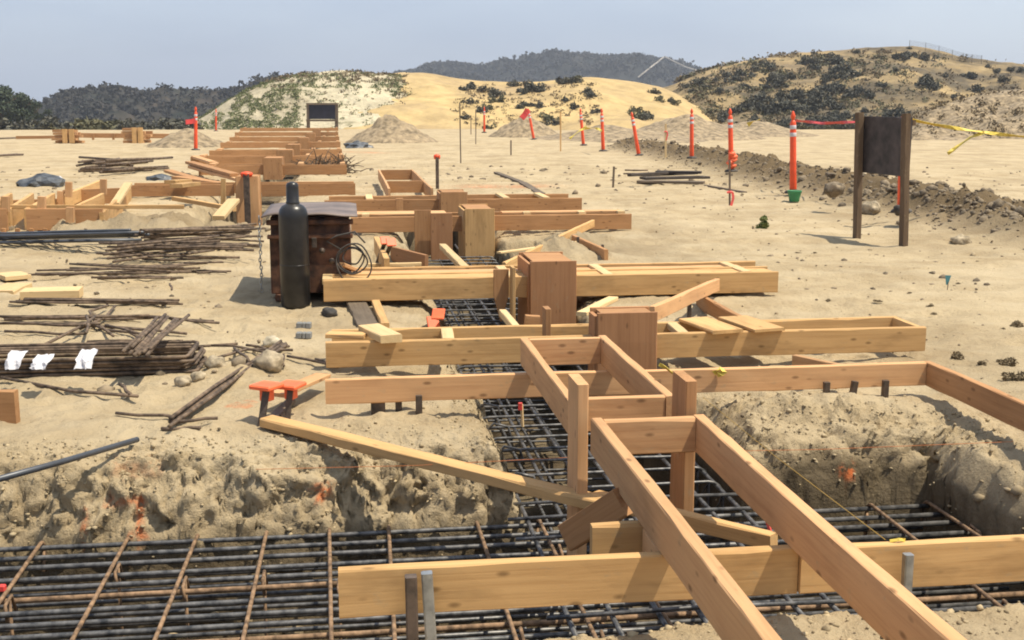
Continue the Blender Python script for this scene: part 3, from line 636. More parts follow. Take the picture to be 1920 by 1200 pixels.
loose('brace', W(942, 580, 8.4), W(970, 612, 7.3), 0.05, 0.05, 'pale', 'short pale brace dropping to the back of the double form')
loose('brace', W(830, 457, 12.2), W(872, 498, 10.1), 0.05, 0.07, 'pale', 'pale brace dropping to the back of the triple form')
loose('board_offcut', W(985, 590, 8.0), W(1012, 592, 8.0), 0.1, 0.05, 'used', 'small block behind the double form left of the upright board')
loose('plank', G(1090, 585, 0.08), G(1150, 556, 0.08), 0.03, 0.08, 'pale', 'short pale plank on the sand behind the panel block')
loose('plank', G(1110, 583, 0.1), G(1222, 580, 0.1), 0.08, 0.04, 'used', 'short plank lying behind the panel block of the double form')
loose('plank', G(668, 565, 0.02), G(690, 608, 0.02), 0.03, 0.15, 'grey_wood', 'dark grey plank on the sand under the triple form')
loose('plank', G(704, 562, 0.05), G(722, 606, 0.05), 0.04, 0.06, 'pine', 'pale plank on the sand beside the dark grey plank')
loose('plank', G(640, 492, 0.3), G(672, 505, 0.22), 0.03, 0.06, 'fir', 'short plank leaning by the hose coil')
loose('plank', G(690, 494, 0.1), G(790, 492, 0.1), 0.03, 0.05, 'pale', 'pale strip just behind the triple form near the hose coil')
loose('plank', ST(0.27, 12.3, 0.22), ST(0.32, 10.6, 0.2), 0.16, 0.05, 'pine', 'short upright board end right of the hose coil')
loose('plank', G(735, 462, 0.0), G(800, 478, -0.02), 0.16, 0.04, 'panel', 'dark reddish board down in the pit under the reddish form')
loose('plank', G(930, 322, 0.03), G(985, 343, 0.03), 0.04, 0.12, 'grey_wood', 'grey weathered plank on open sand behind the forms')
loose('plank', G(980, 341, 0.03), G(1015, 362, 0.03), 0.05, 0.15, 'grey_wood', 'darker weathered plank end lying behind the right block of forms')
loose('stick', G(1322, 346, 0.03), G(1398, 359, 0.03), 0.05, 0.06, 'grey_wood', 'dark stick on the sand before the flagged lath', 'stick')
loose('brace', W(325, 368, 17.5), W(440, 388, 16.5), 0.06, 0.06, 'pine', 'thin pale strip slanting over the dug pit on the left')
loose('plank', W(409, 405, 15.6), W(438, 372, 16.2), 0.05, 0.16, 'pale', 'short pale plank leaning by the tall strapped block')
loose('stake_board', W(419, 335, 20.8), W(419, 400, 20.8), 0.06, 0.08, 'pine', 'thin upright stake left of the tall strapped block', 'stake', up=U)
loose('plank', G(0, 515, 0.05), G(48, 511, 0.05), 0.04, 0.3, 'pale', 'pale planks end stacked at the left edge, upper one')
loose('plank', G(0, 545, 0.03), G(36, 530, 0.04), 0.05, 0.22, 'pale', 'pale plank under another at the left edge of the picture')
loose('plank', G(42, 543, 0.075), G(152, 540, 0.075), 0.07, 0.22, 'pale', 'short pale beam lying left of the loose bar piles')
loose('plank', G(-30, 732, 0.17), G(30, 732, 0.17), 0.16, 0.05, 'used', 'end of a brown board standing at the left edge')
loose('plank', G(510, 782, 0.03), G(545, 748, 0.04), 0.02, 0.05, 'grey_wood', 'small grey strip between the two orange capped stakes')
loose('plank', W(520, 737, 5.9), W(606, 700, 6.3), 0.02, 0.09, 'fir', 'old plank leaning behind the orange capped stakes')
for i, (a, b_, m) in enumerate((((315, 318), (408, 345), 'used'), ((330, 330), (420, 342), 'used'), ((360, 310), (470, 340), 'fir'), ((365, 292), (400, 303), 'fir'), ((355, 302), (440, 325), 'used'), ((318, 338), (350, 336), 'pine'), ((330, 345), (365, 341), 'pine'))):
    loose('plank', G(*a, 0.12 + .04 * i), G(*b_, 0.10 + .04 * i), 0.06, 0.2, m, 'brown plank in the loose heap left of the receding rows', group='loose heap of planks left of the rows')

# left form in the distance
f = form('ladder shaped form with pale cross boards at the left edge', ST(-4, 16, 0), GRP)
for xa, xb in ((-60, 13), (49, 130), (141, 192)): board('side_board', W(xa, 391, 15.0), W(xb, 391, 15.0), 0.26, 0.05, M['used'], f)
board('top_rail', W(-60, 384, 15.4), W(345, 384, 15.4), 0.05, 0.05, M['pine'], f)
board('side_board', W(-60, 378, 18.4), W(118, 372, 18.4), 0.24, 0.05, M['used'], f)
board('side_board', W(118, 356, 19.6), W(235, 352, 19.6), 0.24, 0.05, M['used'], f)
board('rail_board', W(190, 398, 14.95), W(243, 352, 21.3), 0.26, 0.05, M['pine'], f)
for a in ((34, 100), (68, 140), (150, 232), (-20, 60)):
    board('cross_board', W(a[0] - 20, 392, 15.1), W(a[1] - 40, 362, 18.3), 0.24, 0.05, M['pine'], f)
board('cross_board', W(118, 366, 18.4), W(186, 338, 21.2), 0.2, 0.05, M['pine'], f)
for x, y, t in ((12, 372, 15.1), (133, 392, 14.95), (130, 345, 18.3), (195, 340, 18.6), (115, 362, 18.3), (80, 372, 15.1)):
    board('upright', W(x, y - 4, t - .03), W(x, y + 24, t - .03), 0.08, 0.09, M['fir'], f, up=U)
board('brace', W(215, 380, 17.4), W(240, 342, 19.5), 0.05, 0.12, M['pale'], f)
for x in range(0, 190, 26):
    board('upright', W(x + 8, 428, 14.9), W(x + 8, 440, 14.9), 0.05, 0.05, M['used'], f, up=U)

# ------------------------------------------------------------------ steel stakes
STG = 'steel stakes driven beside the forms'
def stake(A, B, r, label, m='stake', cap=None, cs=0.7, name='steel_stake', group=STG):
    """square-edged steel stake from foot A to top B, driven into the ground"""
    t = thing(name, label, 'stake', A, group)
    d = (B - A).normalized(); A2 = A - d * 0.12
    mb = MB(); L = (B - A2).length
    o = board('shaft', A2, B, r * 2, r * 2, M[m], t, up=U, jit=0.001, seg=6)
    if cap == 'plate':
        q = d.to_track_quat('Z', 'Y').to_matrix().to_4x4(); 
        c1 = MB().box((-.062, -.062, 0.0), (.062, .062, .022), 0.006); c1.box((-.026, -.026, -.06), (.026, .026, 0.0), 0.004)
        k = c1.build('safety_cap', M['orange_faded'], t); k.matrix_basis = Matrix.Translation(B - A) @ q @ Matrix.Rotation(math.radians(-16), 4, 'X') @ Matrix.Diagonal((cs, cs, cs, 1))
    elif cap == 'round':
        k = MB().lathe([(r * 1.9, -.06), (r * 2.1, -.02), (r * 2.2, .0), (r * 1.6, .02), (r * .5, .03)], 14).build('safety_cap', M['orange'], t, B - A, True)
    return t
stake(ST(-0.445, 5.67, -0.02), W(500, 728, 5.72), 0.017, 'leaning stake with a flat orange cap at the head of the long brace', cap='plate', cs=1.0)
stake(ST(-0.325, 5.78, -0.02), W(545, 726, 5.82), 0.015, 'dark stake with a flat orange cap close to the reddish form', cap='plate', cs=0.95)
stake(ST(0.155, 3.262, -0.2), ST(0.15, 3.262, 0.193), 0.017, 'brown steel stake on the front of the nearest form')
stake(ST(0.215, 3.25, -0.2), ST(0.195, 3.262, 0.200), 0.016, 'shiny bent metal stake beside a brown stake on the nearest form', 'galv')
stake(ST(1.64, 3.25, -0.2), ST(1.64, 3.25, 0.185), 0.014, 'grey steel stake on the nearest form right of the long box', 'galv')
for px, foot, lab in ((748, 778, 'dark stake under the reddish form, left of a pair'), (785, 795, 'dark stake under the reddish form nearest the trench'), (1548, 760, 'left stake under the right half of the reddish form'), (1594, 752, 'leaning middle stake under the right half of the reddish form'), (1658, 764, 'right stake under the right half of the reddish form')):
    s = W(px, 740, 5.75).dot(V); tt = 5.75 if foot > 780 else (5.83 if px < 1000 else 5.76)
    stake(ST(s, tt, -0.03), ST(s + (0.02 if px == 1594 else 0), tt, 0.12), 0.016, lab)
stake(ST(0.12, 5.86, -0.03), ST(0.12, 5.86, 0.13), 0.035, 'wide dark stake under the left half of the reddish form')
stake(G(1291, 594), G(1291, 594) + Z * 0.17, 0.014, 'short stake under the dark descending brace')
stake(G(1232, 556), G(1232, 556) + Z * 0.12, 0.012, 'short stake just under the right half of the triple form')
stake(G(1083, 472), G(1083, 472) + Z * 0.16, 0.014, 'short stake under the dark board on the sand')
stake(G(1129, 480), G(1129, 480) + Z * 0.12, 0.014, 'short stake at the end of the dark board on the sand')
stake(G(705, 497), W(722, 452, 11.2), 0.018, 'leaning stake with a flat orange cap, left of two in the pit', cap='plate')
stake(G(715, 500), W(733, 455, 11.0), 0.018, 'leaning stake with a flat orange cap, right of two in the pit', cap='plate')
stake(G(798, 612), W(812, 605, 8.1), 0.016, 'low stake with an orange cap lying by the pit of the triple form', cap='plate')
stake(G(835, 614), W(822, 590, 8.0), 0.016, 'tilted stake with an orange cap in the pit of the triple form', cap='plate')
stake(G(820, 357), G(820, 357) + Z * (HCAM * 0.0 + W(820, 292, site(G(820, 357))[1]).z), 0.03, 'tall dark stake with an orange top on open sand behind the ladder frame', cap='round')
stake(ST(-1.735, 21.2, -0.5), W(462, 325, 21.2), 0.05, 'dark stake with an orange cap strapped to the tall tan block', cap='round')
for px, py in ((292, 408), (310, 412)):
    A = GG(px, py + 4); stake(A, A + Vector((.05 if px > 300 else -.05, 0, .16)), 0.02, 'low %s stake with an orange cap in the dug pit on the left' % ('right' if px > 300 else 'left'), cap='plate')

# ------------------------------------------------------------------ reinforcing cages in the trench
def loop_pts(a, b, z0, z1, fixed, axis, r=0.05, hook=0.08):
    """closed hoop in the upright plane across the cage, with rounded corners and a bent hook"""
    pts = []
    for (x, z, a0) in ((b - r, z1 - r, 90), (a + r, z1 - r, 180), (a + r, z0 + r, 270), (b - r, z0 + r, 360)):
        for k in range(5):
            ang = math.radians(a0 - 90 + 22.5 * k if True else 0)
            pts.append((x + r * math.cos(ang), z + r * math.sin(ang)))
    pts.append(pts[0]); pts.append((pts[0][0] - hook * .5, pts[0][1] - hook))
    return [ST(fixed, x, z) if axis == 't' else ST(x, fixed, z) for x, z in pts]
cage = thing('rebar_cage', 'dark reinforcing cage with rusty hoops lying in the trench across the foreground', 'rebar cage', ST(0, 4.3, -0.9), 'rebar cages in the footing trenches')
def rbar(parent, name, pts, r, m, n=7):
    o = MB().tube([p - parent.location for p in pts], r, n).build(name, M[m], parent, None, True); return o
zt = -0.335
for k in range(15):
    t = 3.50 + k * 0.113 + random.uniform(-.012, .012); sag = random.uniform(-.008, .008)
    s0, s1 = -3.2, 2.72 + random.uniform(-.06, .05)
    rbar(cage, 'bar', [ST(s0, t, zt), ST(s0 + 1.5, t + sag, zt - .004), ST(0, t - sag, zt - .006), ST(1.2, t, zt - .004), ST(s1, t + sag, zt)], 0.0115, 'rust_rebar' if k in (5, 9) else 'rebar')
for k in range(13):
    t = 3.55 + k * 0.122 + random.uniform(-.02, .02); rbar(cage, 'bar', [ST(-3.2, t, -0.46), ST(0, t, -0.465), ST(2.68, t, -0.46)], 0.0092, 'rebar')
for k in range(10):
    t = 3.52 + k * 0.17 + random.uniform(-.02, .02); rbar(cage, 'bar', [ST(-3.2, t, -0.78), ST(0, t, -0.785), ST(2.7, t, -0.78)], 0.0098, 'rebar')
for k in range(3):
    for t in (3.47, 5.12): rbar(cage, 'bar', [ST(-3.2, t, -0.45 - .1 * k), ST(2.7, t, -0.45 - .1 * k)], 0.0085, 'rebar')
hs = [site(G(x, y, zt))[0] for x, y in ((90, 1010), (245, 1000), (370, 995), (500, 988), (625, 985), (722, 980), (890, 968), (1000, 958), (1605, 938), (1712, 930))]
hs += [hs[0] - .24, hs[0] - .5, hs[0] - .76, 1.1, 1.35]
for s in hs:
    lean = random.uniform(-.03, .03)
    pts = loop_pts(3.46, 5.125, -0.80, zt + 0.022, s, 't', 0.05)
    pts = [p + V * lean * (site(p)[1] - 4.3) for p in pts]
    rbar(cage, 'hoop', pts, 0.0085, 'rust_rebar')
    for t in (3.85 + random.uniform(-.1, .1), 4.6 + random.uniform(-.15, .15)):
        rbar(cage, 'hanger', [ST(s + .03, t, zt + .02), ST(s + .03, t + .01, -0.78)], 0.007, 'rust_rebar')
        rbar(cage, 'tie_hook', [ST(s + .035, t - .06, zt - .04), ST(s + .028, t - .05, zt + .02), ST(s + .03, t + .03, zt + .026), ST(s + .036, t + .06, zt - .05)], 0.007, 'rust_rebar')
cage2 = thing('rebar_cage', 'dark reinforcing cage in the long trench running away under the forms', 'rebar cage', ST(1.2, 8, -0.9), 'rebar cages in the footing trenches')
for s in (0.74, 0.90, 1.07, 1.22, 1.40, 1.58, 1.72):
    rbar(cage2, 'bar', [ST(s, 3.15, -0.30), ST(s + .01, 5.0, -0.29), ST(s, 8.0, -0.295), ST(s - .01, 12, -.29), ST(s, 16.0, -0.29)], 0.0105, 'rebar')
    rbar(cage2, 'bar', [ST(s, 3.2, -0.80), ST(s, 16.0, -0.80)], 0.0105, 'rebar')
t = 5.38; k = 0
while t < 14.5:
    pts = loop_pts(0.70, 1.76, -0.82, -0.268, t, 's', 0.075)
    lean = random.uniform(-.05, .05); pts = [p + U * lean * (site(p)[0] - 1.2) for p in pts]
    rbar(cage2, 'hoop', pts, 0.0085, 'rebar'); 
    if t < 7.2 and k % 2 == 0:
        rbar(cage2, 'hook', [ST(.73, t + .05, -.32), ST(.70, t + .06, -.27), ST(.76, t + .05, -.20), ST(.84, t + .05, -.22), ST(.86, t + .05, -.30)], 0.008, 'rebar')
    t += 0.23 if t < 8 else 0.3; k += 1
for t in (3.7, 3.95, 4.2, 4.5, 4.75, 5.0, 5.2):
    rbar(cage2, 'cross_bar', [ST(0.66, t, -0.275), ST(1.2, t + .01, -0.27), ST(1.82, t, -0.275)], 0.0085, 'rebar')
rbar(cage2, 'curled_bar', [ST(1.02, 4.55, -.28), ST(1.06, 4.58, -.2), ST(1.13, 4.55, -.17), ST(1.2, 4.5, -.2), ST(1.22, 4.46, -.28)], 0.008, 'rebar')
# marker laths down in the trench and a red tag
rod = tag(MB().tube([W(980, 800, 5.9), W(978, 758, 5.9)], 0.008, 6).build('marker_stick', M['pale']), 'small pale stick standing in the trench cage behind the left post', 'stick')
rt = tag(MB().box((-.01, -.008, -.02), (.012, .008, .02), .003).build('plastic_tag', M['redtape'], None, W(975, 762, 5.88)), 'small red tag at the top of the trench stick', 'tag')
rt = tag(MB().box((-.012, -.012, -.012), (.014, .012, .014), .004).build('plastic_tag', M['redtape'], None, G(4, 1103, -.3)), 'small red tag on the cage at the left edge', 'tag')
rt = tag(MB().tube([W(1632, 972, 4.6) + Vector((-.44, 0, 0)), W(1632, 972, 4.6) + Vector((-.42, 0, -.06))], .008, 6).build('plastic_tag', M['pink'], None), 'small pink tag on the cage under the right board of the long box', 'tag')

# ------------------------------------------------------------------ loose bars on the sand
def rods(label, group, segs, n, spread, r=0.009, m='old_rebar', name='rebar_rod', zs=0.02, bend=0.02):
    k = 0
    for seg in segs:
        for i in range(n):
            P = [GG(x, y) for x, y in seg]; d = (P[-1] - P[0]).normalized(); side = Vector((-d.y, d.x, 0))
            o = side * random.uniform(-spread, spread) + d * random.uniform(-.08, .08); z = r + random.random() * zs * (1 + k * .1)
            if len(P) == 2: P = [P[0], P[0].lerp(P[1], .35) + side * random.uniform(-bend, bend), P[0].lerp(P[1], .7) + side * random.uniform(-bend, bend), P[1]]
            dt = side * random.uniform(-spread, spread) * .6
            ob = MB().tube([p + o + dt * (j / (len(P) - 1)) + Z * (z + random.uniform(0, .006)) for j, p in enumerate(P)], r, 6).build(name, M[m], None, None, True)
            tag(ob, label, 'rebar' if m != 'conduit' else 'pipe', group); k += 1
rods('dark grey pipe in the bundle at the left edge below the ladder form', 'bundle of dark grey pipes', [[(-40, 448), (262, 441)], [(-40, 456), (262, 449)], [(-40, 466), (258, 459)]], 4, 0.10, 0.017, 'conduit', 'steel_pipe', 0.04, 0.005)
rods('rusty bar in the tangled pile just left of the rusty box', 'tangled pile of bars left of the box', [[(262, 447), (480, 440)], [(265, 455), (485, 462)], [(230, 480), (400, 468)], [(195, 485), (470, 492)], [(205, 500), (395, 478)], [(260, 492), (420, 490)], [(270, 462), (470, 448)]], 5, 0.16, 0.013, zs=.06, bend=.12)
rods('rusty bar in the flat pile right of the short pale beam', 'flat pile of bars by the pale beam', [[(55, 521), (360, 516)], [(122, 520), (372, 505)], [(190, 528), (330, 526)], [(350, 512), (418, 513)], [(150, 513), (340, 520)]], 4, 0.10, 0.010, zs=.04, bend=.05)
rods('rusty bar in the straight bundle below the short pale beam', 'straight bundle of bars', [[(35, 570), (325, 574)]], 8, 0.05, 0.010, zs=.03, bend=.01)
rods('short bar bent upward at the end of the straight bundle', 'straight bundle of bars', [[(322, 572), (318, 560)]], 1, 0.01, 0.009, zs=.12)
rods('rusty bar in the long pile above the bent bar stack', 'long pile of bars above the bent bars', [[(0, 600), (295, 599)], [(5, 606), (280, 604)], [(0, 618), (180, 621)], [(170, 618), (345, 632)], [(280, 602), (415, 613)], [(0, 628), (150, 632)], [(195, 620), (270, 640)], [(150, 650), (330, 648)]], 2, 0.05, 0.010, zs=.03, bend=.04)
rods('bent rusty bar sticking out across the long pile', 'bent bars across the long pile', [[(205, 582), (170, 592), (180, 612), (215, 640)], [(215, 585), (195, 608), (150, 630)], [(85, 663), (160, 625), (185, 605)], [(165, 610), (165, 645)]], 1, 0.01, 0.010, zs=.06)
rods('rusty bar in the slanting bundle left of the orange spray circle', 'slanting bundle of bars', [[(322, 806), (530, 655)]], 6, 0.032, 0.010, zs=.03, bend=.012)
rods('short rusty bar at the foot of the slanting bundle', 'short bars at the slanting bundle', [[(200, 780), (322, 789)], [(322, 804), (396, 797)], [(325, 808), (398, 808)]], 1, 0.01, 0.009)
rods('thin rusty bar among the scattered ones by the boulder', 'scattered bars by the boulder', [[(388, 655), (430, 655), (490, 668)], [(450, 648), (486, 656)], [(360, 692), (450, 665), (538, 666)], [(495, 660), (530, 655)], [(525, 672), (620, 692)], [(590, 678), (630, 692)], [(440, 664), (470, 690)], [(535, 690), (533, 670)], [(230, 665), (440, 652)]], 1, 0.01, 0.009)
rods('thin brown bar lying in front of the bent bar stack', 'thin bars before the bent bar stack', [[(-10, 714), (120, 738), (243, 748)], [(222, 727), (243, 747)], [(240, 748), (240, 748 + 2)]][:2], 1, 0.01, 0.010)
rods('thin dark bar beside the far debris heap', 'thin bars by the debris', [[(1172, 322), (1215, 322)], [(1165, 328), (1230, 326)]], 1, 0.02, 0.02)
# stack of bent bars
for i in range(9):
    a, b_ = G(-60 + random.uniform(-20, 10), 712), G(368 + random.uniform(-26, 8), 702); d = (b_ - a).normalized(); sd = Vector((-d.y, d.x, 0)); L = (b_ - a).length
    wd = 0.42 + random.uniform(-.03, .05); r = 0.055; pts = []
    for (cx_, cy_, a0) in ((L - r, wd - r, 0), (r, wd - r, 90), (r, r, 180), (L - r, r, 270)):
        for k in range(5): an = math.radians(a0 + 22.5 * k); pts.append((cx_ + r * math.cos(an), cy_ + r * math.sin(an)))
    pts.append(pts[0]); z = 0.02 + i * 0.013; o = sd * random.uniform(-.03, .03) 
    tag(MB().tube([a + d * x + sd * (y - .08) + o + Z * (z + random.uniform(-.002, .002)) for x, y in pts], 0.0105, 6).build('bent_bar', M['old_rebar'], None, None, True), 'long closed bent bar in the dark stack with white papers', 'rebar', 'stack of long bent bars')
rods('dark bar in the bundle leaning over the bent bar stack', 'bundle leaning over the bent bars', [[(262, 722), (326, 650)]], 9, 0.07, 0.011, zs=.02, bend=.01)
for o in list(COL.objects):
    if o.get('group') == 'bundle leaning over the bent bars': o.location.z += 0.16
for px, py, wx, hy, lab in ((20, 679, .085, .075, 'white paper sheet at the left end of the bent bar stack'), (70, 683, .085, .055, 'crumpled white paper between two others on the bent bars'), (155, 677, .085, .08, 'folded white paper tag at the middle of the bent bar stack')):
    p = G(px, py, 0.20); mb = MB(); nx, ny = 6, 6
    vs = [(wx * (i / nx - .5) + random.uniform(-.006, .006), 0.06 * (j / ny) + 0.012 * math.sin(i * 1.5 + px + j * .6) + .02 * (j > 3) * (j - 3), hy * (j / ny - .5) + random.uniform(-.005, .005)) for j in range(ny + 1) for i in range(nx + 1)]
    vs2 = [(x, y + .002, z) for x, y, z in vs]; K = len(vs)
    fs = [(j * 7 + i, j * 7 + i + 1, (j + 1) * 7 + i + 1, (j + 1) * 7 + i) for j in range(ny) for i in range(nx)]
    mb.add(vs + vs2, fs + [tuple(q + K for q in f[::-1]) for f in fs]); tag(mb.build('paper_tag', M['paper'], None, p), lab, 'paper')
# pipe leaning over the trench
pA, pB = W(-60, 914, 4.62), GG(258, 832) + Z * .02
tag(MB().tube([pA, pA.lerp(pB, .5) - Z * .004, pB], 0.013, 10).build('steel_pipe', M['conduit'], None, None, True), 'grey pipe slanting over the trench wall at the left edge', 'pipe')

# ------------------------------------------------------------------ rusty box, cylinder, chain, hose
bx = thing('tool_box', 'rusty brown steel job box with a purplish sheet on top', 'tool box', ST(-0.32, 9.6, 0))
def bxp(name, a, b, m, ch=0.006):
    vv = MB().box(a, b, ch); o = vv.build(name, M[m], bx); o.rotation_euler.z = -_a; return o
bxp('body', (-.31, .04, .05), (.33, 1.2, .50), 'rust_box'); bxp('upper_body', (-.30, .055, .503), (.32, 1.19, .66), 'rust_box')
bxp('front_rail', (-.325, .0, .49), (.345, .037, .525), 'rust_box')
bxp('skid', (-.28, .02, -.01), (-.18, 1.02, .047), 'rust_box'); bxp('skid', (.18, .02, -.01), (.28, 1.02, .047), 'rust_box')
bxp('lip', (-.33, .005, .60), (.35, .05, .64), 'rust_box'); bxp('hasp', (.02, -.02, .42), (.06, .0, .50), 'stake', .003)
nx, ny = 14, 10
vs = []; 
for top in (1, 0):
    for j in range(ny + 1):
        for i in range(nx + 1):
            x = -.365 + .75 * i / nx; y = -.03 + 1.30 * j / ny
            z = .685 + .008 * math.sin(i * .9) * (1 - j / ny) + .012 * math.exp(-((i - 4) / 3) ** 2) * (1 - j / ny) + (0 if top else -.012) - .015 * (abs(i / nx - .5) * 2) ** 6
            vs.append((x, y, z))
K = (nx + 1) * (ny + 1); ix = lambda i, j, t=0: t * K + j * (nx + 1) + i
fs = [(ix(i, j), ix(i + 1, j), ix(i + 1, j + 1), ix(i, j + 1)) for j in range(ny) for i in range(nx)] + [(ix(i, j + 1, 1), ix(i + 1, j + 1, 1), ix(i + 1, j, 1), ix(i, j, 1)) for j in range(ny) for i in range(nx)]
rim = [(i, 0) for i in range(nx)] + [(nx, j) for j in range(ny)] + [(i, ny) for i in range(nx, 0, -1)] + [(0, j) for j in range(ny, 0, -1)]
for q in range(len(rim)):
    a, b_ = rim[q], rim[(q + 1) % len(rim)]; fs.append((ix(*a, 1), ix(*b_, 1), ix(*b_), ix(*a)))
o = MB().add(vs, fs).build('lid', M['lid'], bx, None, True); o.rotation_euler.z = -_a
ch = MB(); c0 = ST(-.70, 9.58, .66)
for k in range(20):
    z = .66 - k * .030; pp = []
    for q in range(9):
        an = 2 * math.pi * q / 8; x, zz = .010 * math.cos(an), .020 * math.sin(an)
        pp.append(Vector((x + .004 * math.sin(k), 0, z + zz)) if k % 2 else Vector((.004 * math.sin(k), x, z + zz)))
    ch.tube(pp, .0042, 5, cap=False)
tag(ch.build('chain', M['galv'], None, (c0.x, c0.y, 0), True), 'steel chain hanging down the left side of the rusty box', 'chain')
hz = MB(); c0 = ST(0.02, 9.52, .36)
for k in range(4):
    R = .075 + .02 * k; hz.tube([c0 + V * (R * math.cos(2 * math.pi * q / 28) + .008 * math.sin(3 * 2 * math.pi * q / 28 + k) + .012 * math.sin(5 * k)) + Z * (R * (1.2 if k % 2 else .9) * math.sin(2 * math.pi * q / 28) - .02 * k) - U * (.014 * k + .006 * math.sin(q * .9)) for q in range(29)], .0065, 7, cap=False)
hz.tube([c0 - V * .09 + Z * .05, c0 - V * .2 + Z * .12 - U * .02, c0 - V * .12 + Z * .16, c0 + V * .02 + Z * .19, c0 + V * .10 + Z * .10], .007, 7)
tag(hz.build('hose_coil', M['rubber'], None, None, True), 'coil of black hose hung on the right front of the rusty box', 'hose')
for i, (px, py) in enumerate(((622, 489), (604, 470))):
    p = W(px, py, 9.56); kn = MB().lathe([(.022, 0), (.024, .012), (.012, .03), (.004, .034)], 14).build('knob', M['stake'], bx); kn.matrix_basis = Matrix.Translation(p - bx.location) @ (-U).to_track_quat('Z', 'Y').to_matrix().to_4x4()
cyl = thing('gas_cylinder', 'black gas cylinder with a valve cap standing before the rusty box', 'gas cylinder', GG(555, 575))
MB().lathe([(.092, 0), (.108, .004), (.113, .02), (.114, .70), (.112, .735), (.103, .765), (.085, .79), (.055, .806), (.048, .81)], 40).build('body', M['black_paint'], cyl, None, True)
MB().lathe([(.050, .80), (.053, .803), (.053, .822), (.049, .826), (.0485, .93), (.047, .952), (.038, .968), (.018, .975), (.004, .976)], 32).build('valve_cap', M['black_paint'], cyl, None, True)
MB().lathe([(.1142, .330), (.1155, .332), (.1155, .336), (.1142, .338)], 40).build('seam_ring', M['black_paint'], cyl, None, True)

# ------------------------------------------------------------------ delineator posts along the site edge
def make_delineator():
    r = thing('delineator_post', 'x', 'traffic post', (0, 0, 0), 'orange delineator posts along the site edge')
    MB().lathe([(.17, 0), (.175, .015), (.15, .045), (.07, .06), (.06, .075)], 20).build('base', M['rubber'], r, None, True)
    MB().lathe([(.066, .06), (.070, .08), (.064, .5), (.060, 1.22), (.050, 1.26), (.030, 1.29)], 20).build('tube', M['orange'], r, None, True)
    for z in (1.0, 1.13): MB().lathe([(.0625, z), (.0645, z + .004), (.0640, z + .066), (.0615, z + .07)], 20).build('reflective_band', M['white_band'], r, None, True)
    MB().lathe([(.028, 1.28), (.026, 1.30), (.044, 1.33), (.047, 1.37), (.030, 1.41), (.018, 1.44), (.006, 1.45)], 14).build('handle', M['orange'], r, None, True)
    return r
proto = make_delineator(); first = True
DEL = [(367, 282, 200, 367, 'orange post standing alone left of the receding rows'), (405, 246, 204, 405, 'small distant orange post right of a nearer one, by the pale hill'),
       (908, 249, 200, 908, 'distant orange post in front of the straw hill, left of the leaning ones'), (1001, 262, 203, 990, 'orange post leaning left beside a dirt mound, with a red ribbon'),
       (1094, 273, 203, 1088, 'slightly leaning orange post by yellow tape scraps'), (1131, 284, 203, 1128, 'orange post with a pale foot, right of a slightly leaning one'),
       (1198, 292, 210, 1184, 'orange post leaning clearly left at the end of the dirt ridge'), (1297, 297, 203, 1297, 'straight orange post just left of the wrapped post'),
       (1371, 322, 203, 1369, 'orange post with orange cloth wrapped at its foot'), (1487, 362, 208, 1487, 'tallest looking orange post, standing over a green base'),
       (1690, 398, 214, 1693, 'orange post hidden behind the dark sign')]
for px, py, yt, xt, lab in DEL:
    o = proto if first else copy_tree(proto); first = False
    p = GG(px, py); t = site(p)[1]; top = D(xt, yt, p.y); L = (top - p).length; o['label'] = lab
    o.location = p; s = L / 1.45; o.scale = (s * .9, s * .9, s); o.rotation_mode = 'QUATERNION'; o.rotation_quaternion = Z.rotation_difference((top - p).normalized())
# green base and cloth
p = GG(1489, 378); tag(MB().lathe([(.075, 0), (.082, .01), (.09, .07), (.115, .165), (.12, .18), (.108, .18), (.08, .09)], 20).build('pot', M['green'], None, p, True), 'small green tub at the foot of the tallest looking orange post', 'tub')
p = GG(1371, 322); mb = MB()
for k in range(5): mb.add(rockverts(ICO2, 3.3 * k, .6) * np.array([.07, .07, .045]) + np.array([random.uniform(-.05, .05), 0, .12 + .06 * k]), ICO2F)
tag(mb.build('cloth_wrap', M['orange_faded'], None, (p.x, p.y - .05, p.z), True), 'bunched orange cloth around the foot of an orange post', 'cloth')

# laths with ribbons
def lath(px, py, yt, label, m='grey_wood', wd=0.03, ribbon=None, xt=None, name='survey_lath'):
    p = GG(px, py); top = D(xt or px, yt, p.y); t = thing(name, label, 'lath', p, 'survey laths on the open ground')
    board('lath', p - Z * .05, top, wd * .5, wd, M[m], t, up=U, jit=.001, seg=3)
    if ribbon:
        mm, fr = ribbon; q = (top - p) * fr; mb = MB(); L = 0.25
        vs = []
        for i in range(6):
            for w_ in (-.02, .02): vs.append(q + Vector((.03 + .015 * math.sin(i), -.03, -L * i / 5)) + Vector((w_ + .01, 0, 0)))
        K = len(vs); vs += [v + Vector((0, .004, 0)) for v in vs]
        fs = [(2 * i, 2 * i + 1, 2 * i + 3, 2 * i + 2) for i in range(5)]; fs += [tuple(j + K for j in f[::-1]) for f in fs]
        mb.tube([q + Vector((-.04, -.02, 0)), q + Vector((0, -.05, .01)), q + Vector((.04, -.02, 0))], .02, 6); mb.add(vs, fs); mb.build('ribbon', M[mm], t)
    return t
lath(864, 306, 192, 'tall thin lath on open sand right of the dirt pile', wd=.035, xt=862)
lath(1051, 284, 210, 'pale lath between two groups of orange posts', 'pine', .05)
lath(1248, 292, 232, 'short lath with pink and white ribbon by the dirt ridge', 'pale', .06, ('pink', .75))
lath(958, 290, 263, 'short dark peg on open sand', 'grey_wood', .05)
lath(1149, 352, 312, 'short grey peg left of the debris heap', 'grey_wood', .04, xt=1151)
lath(1368, 384, 300, 'thin lath with a pink ribbon in front of the wrapped post', 'grey_wood', .03, ('pink', .28))
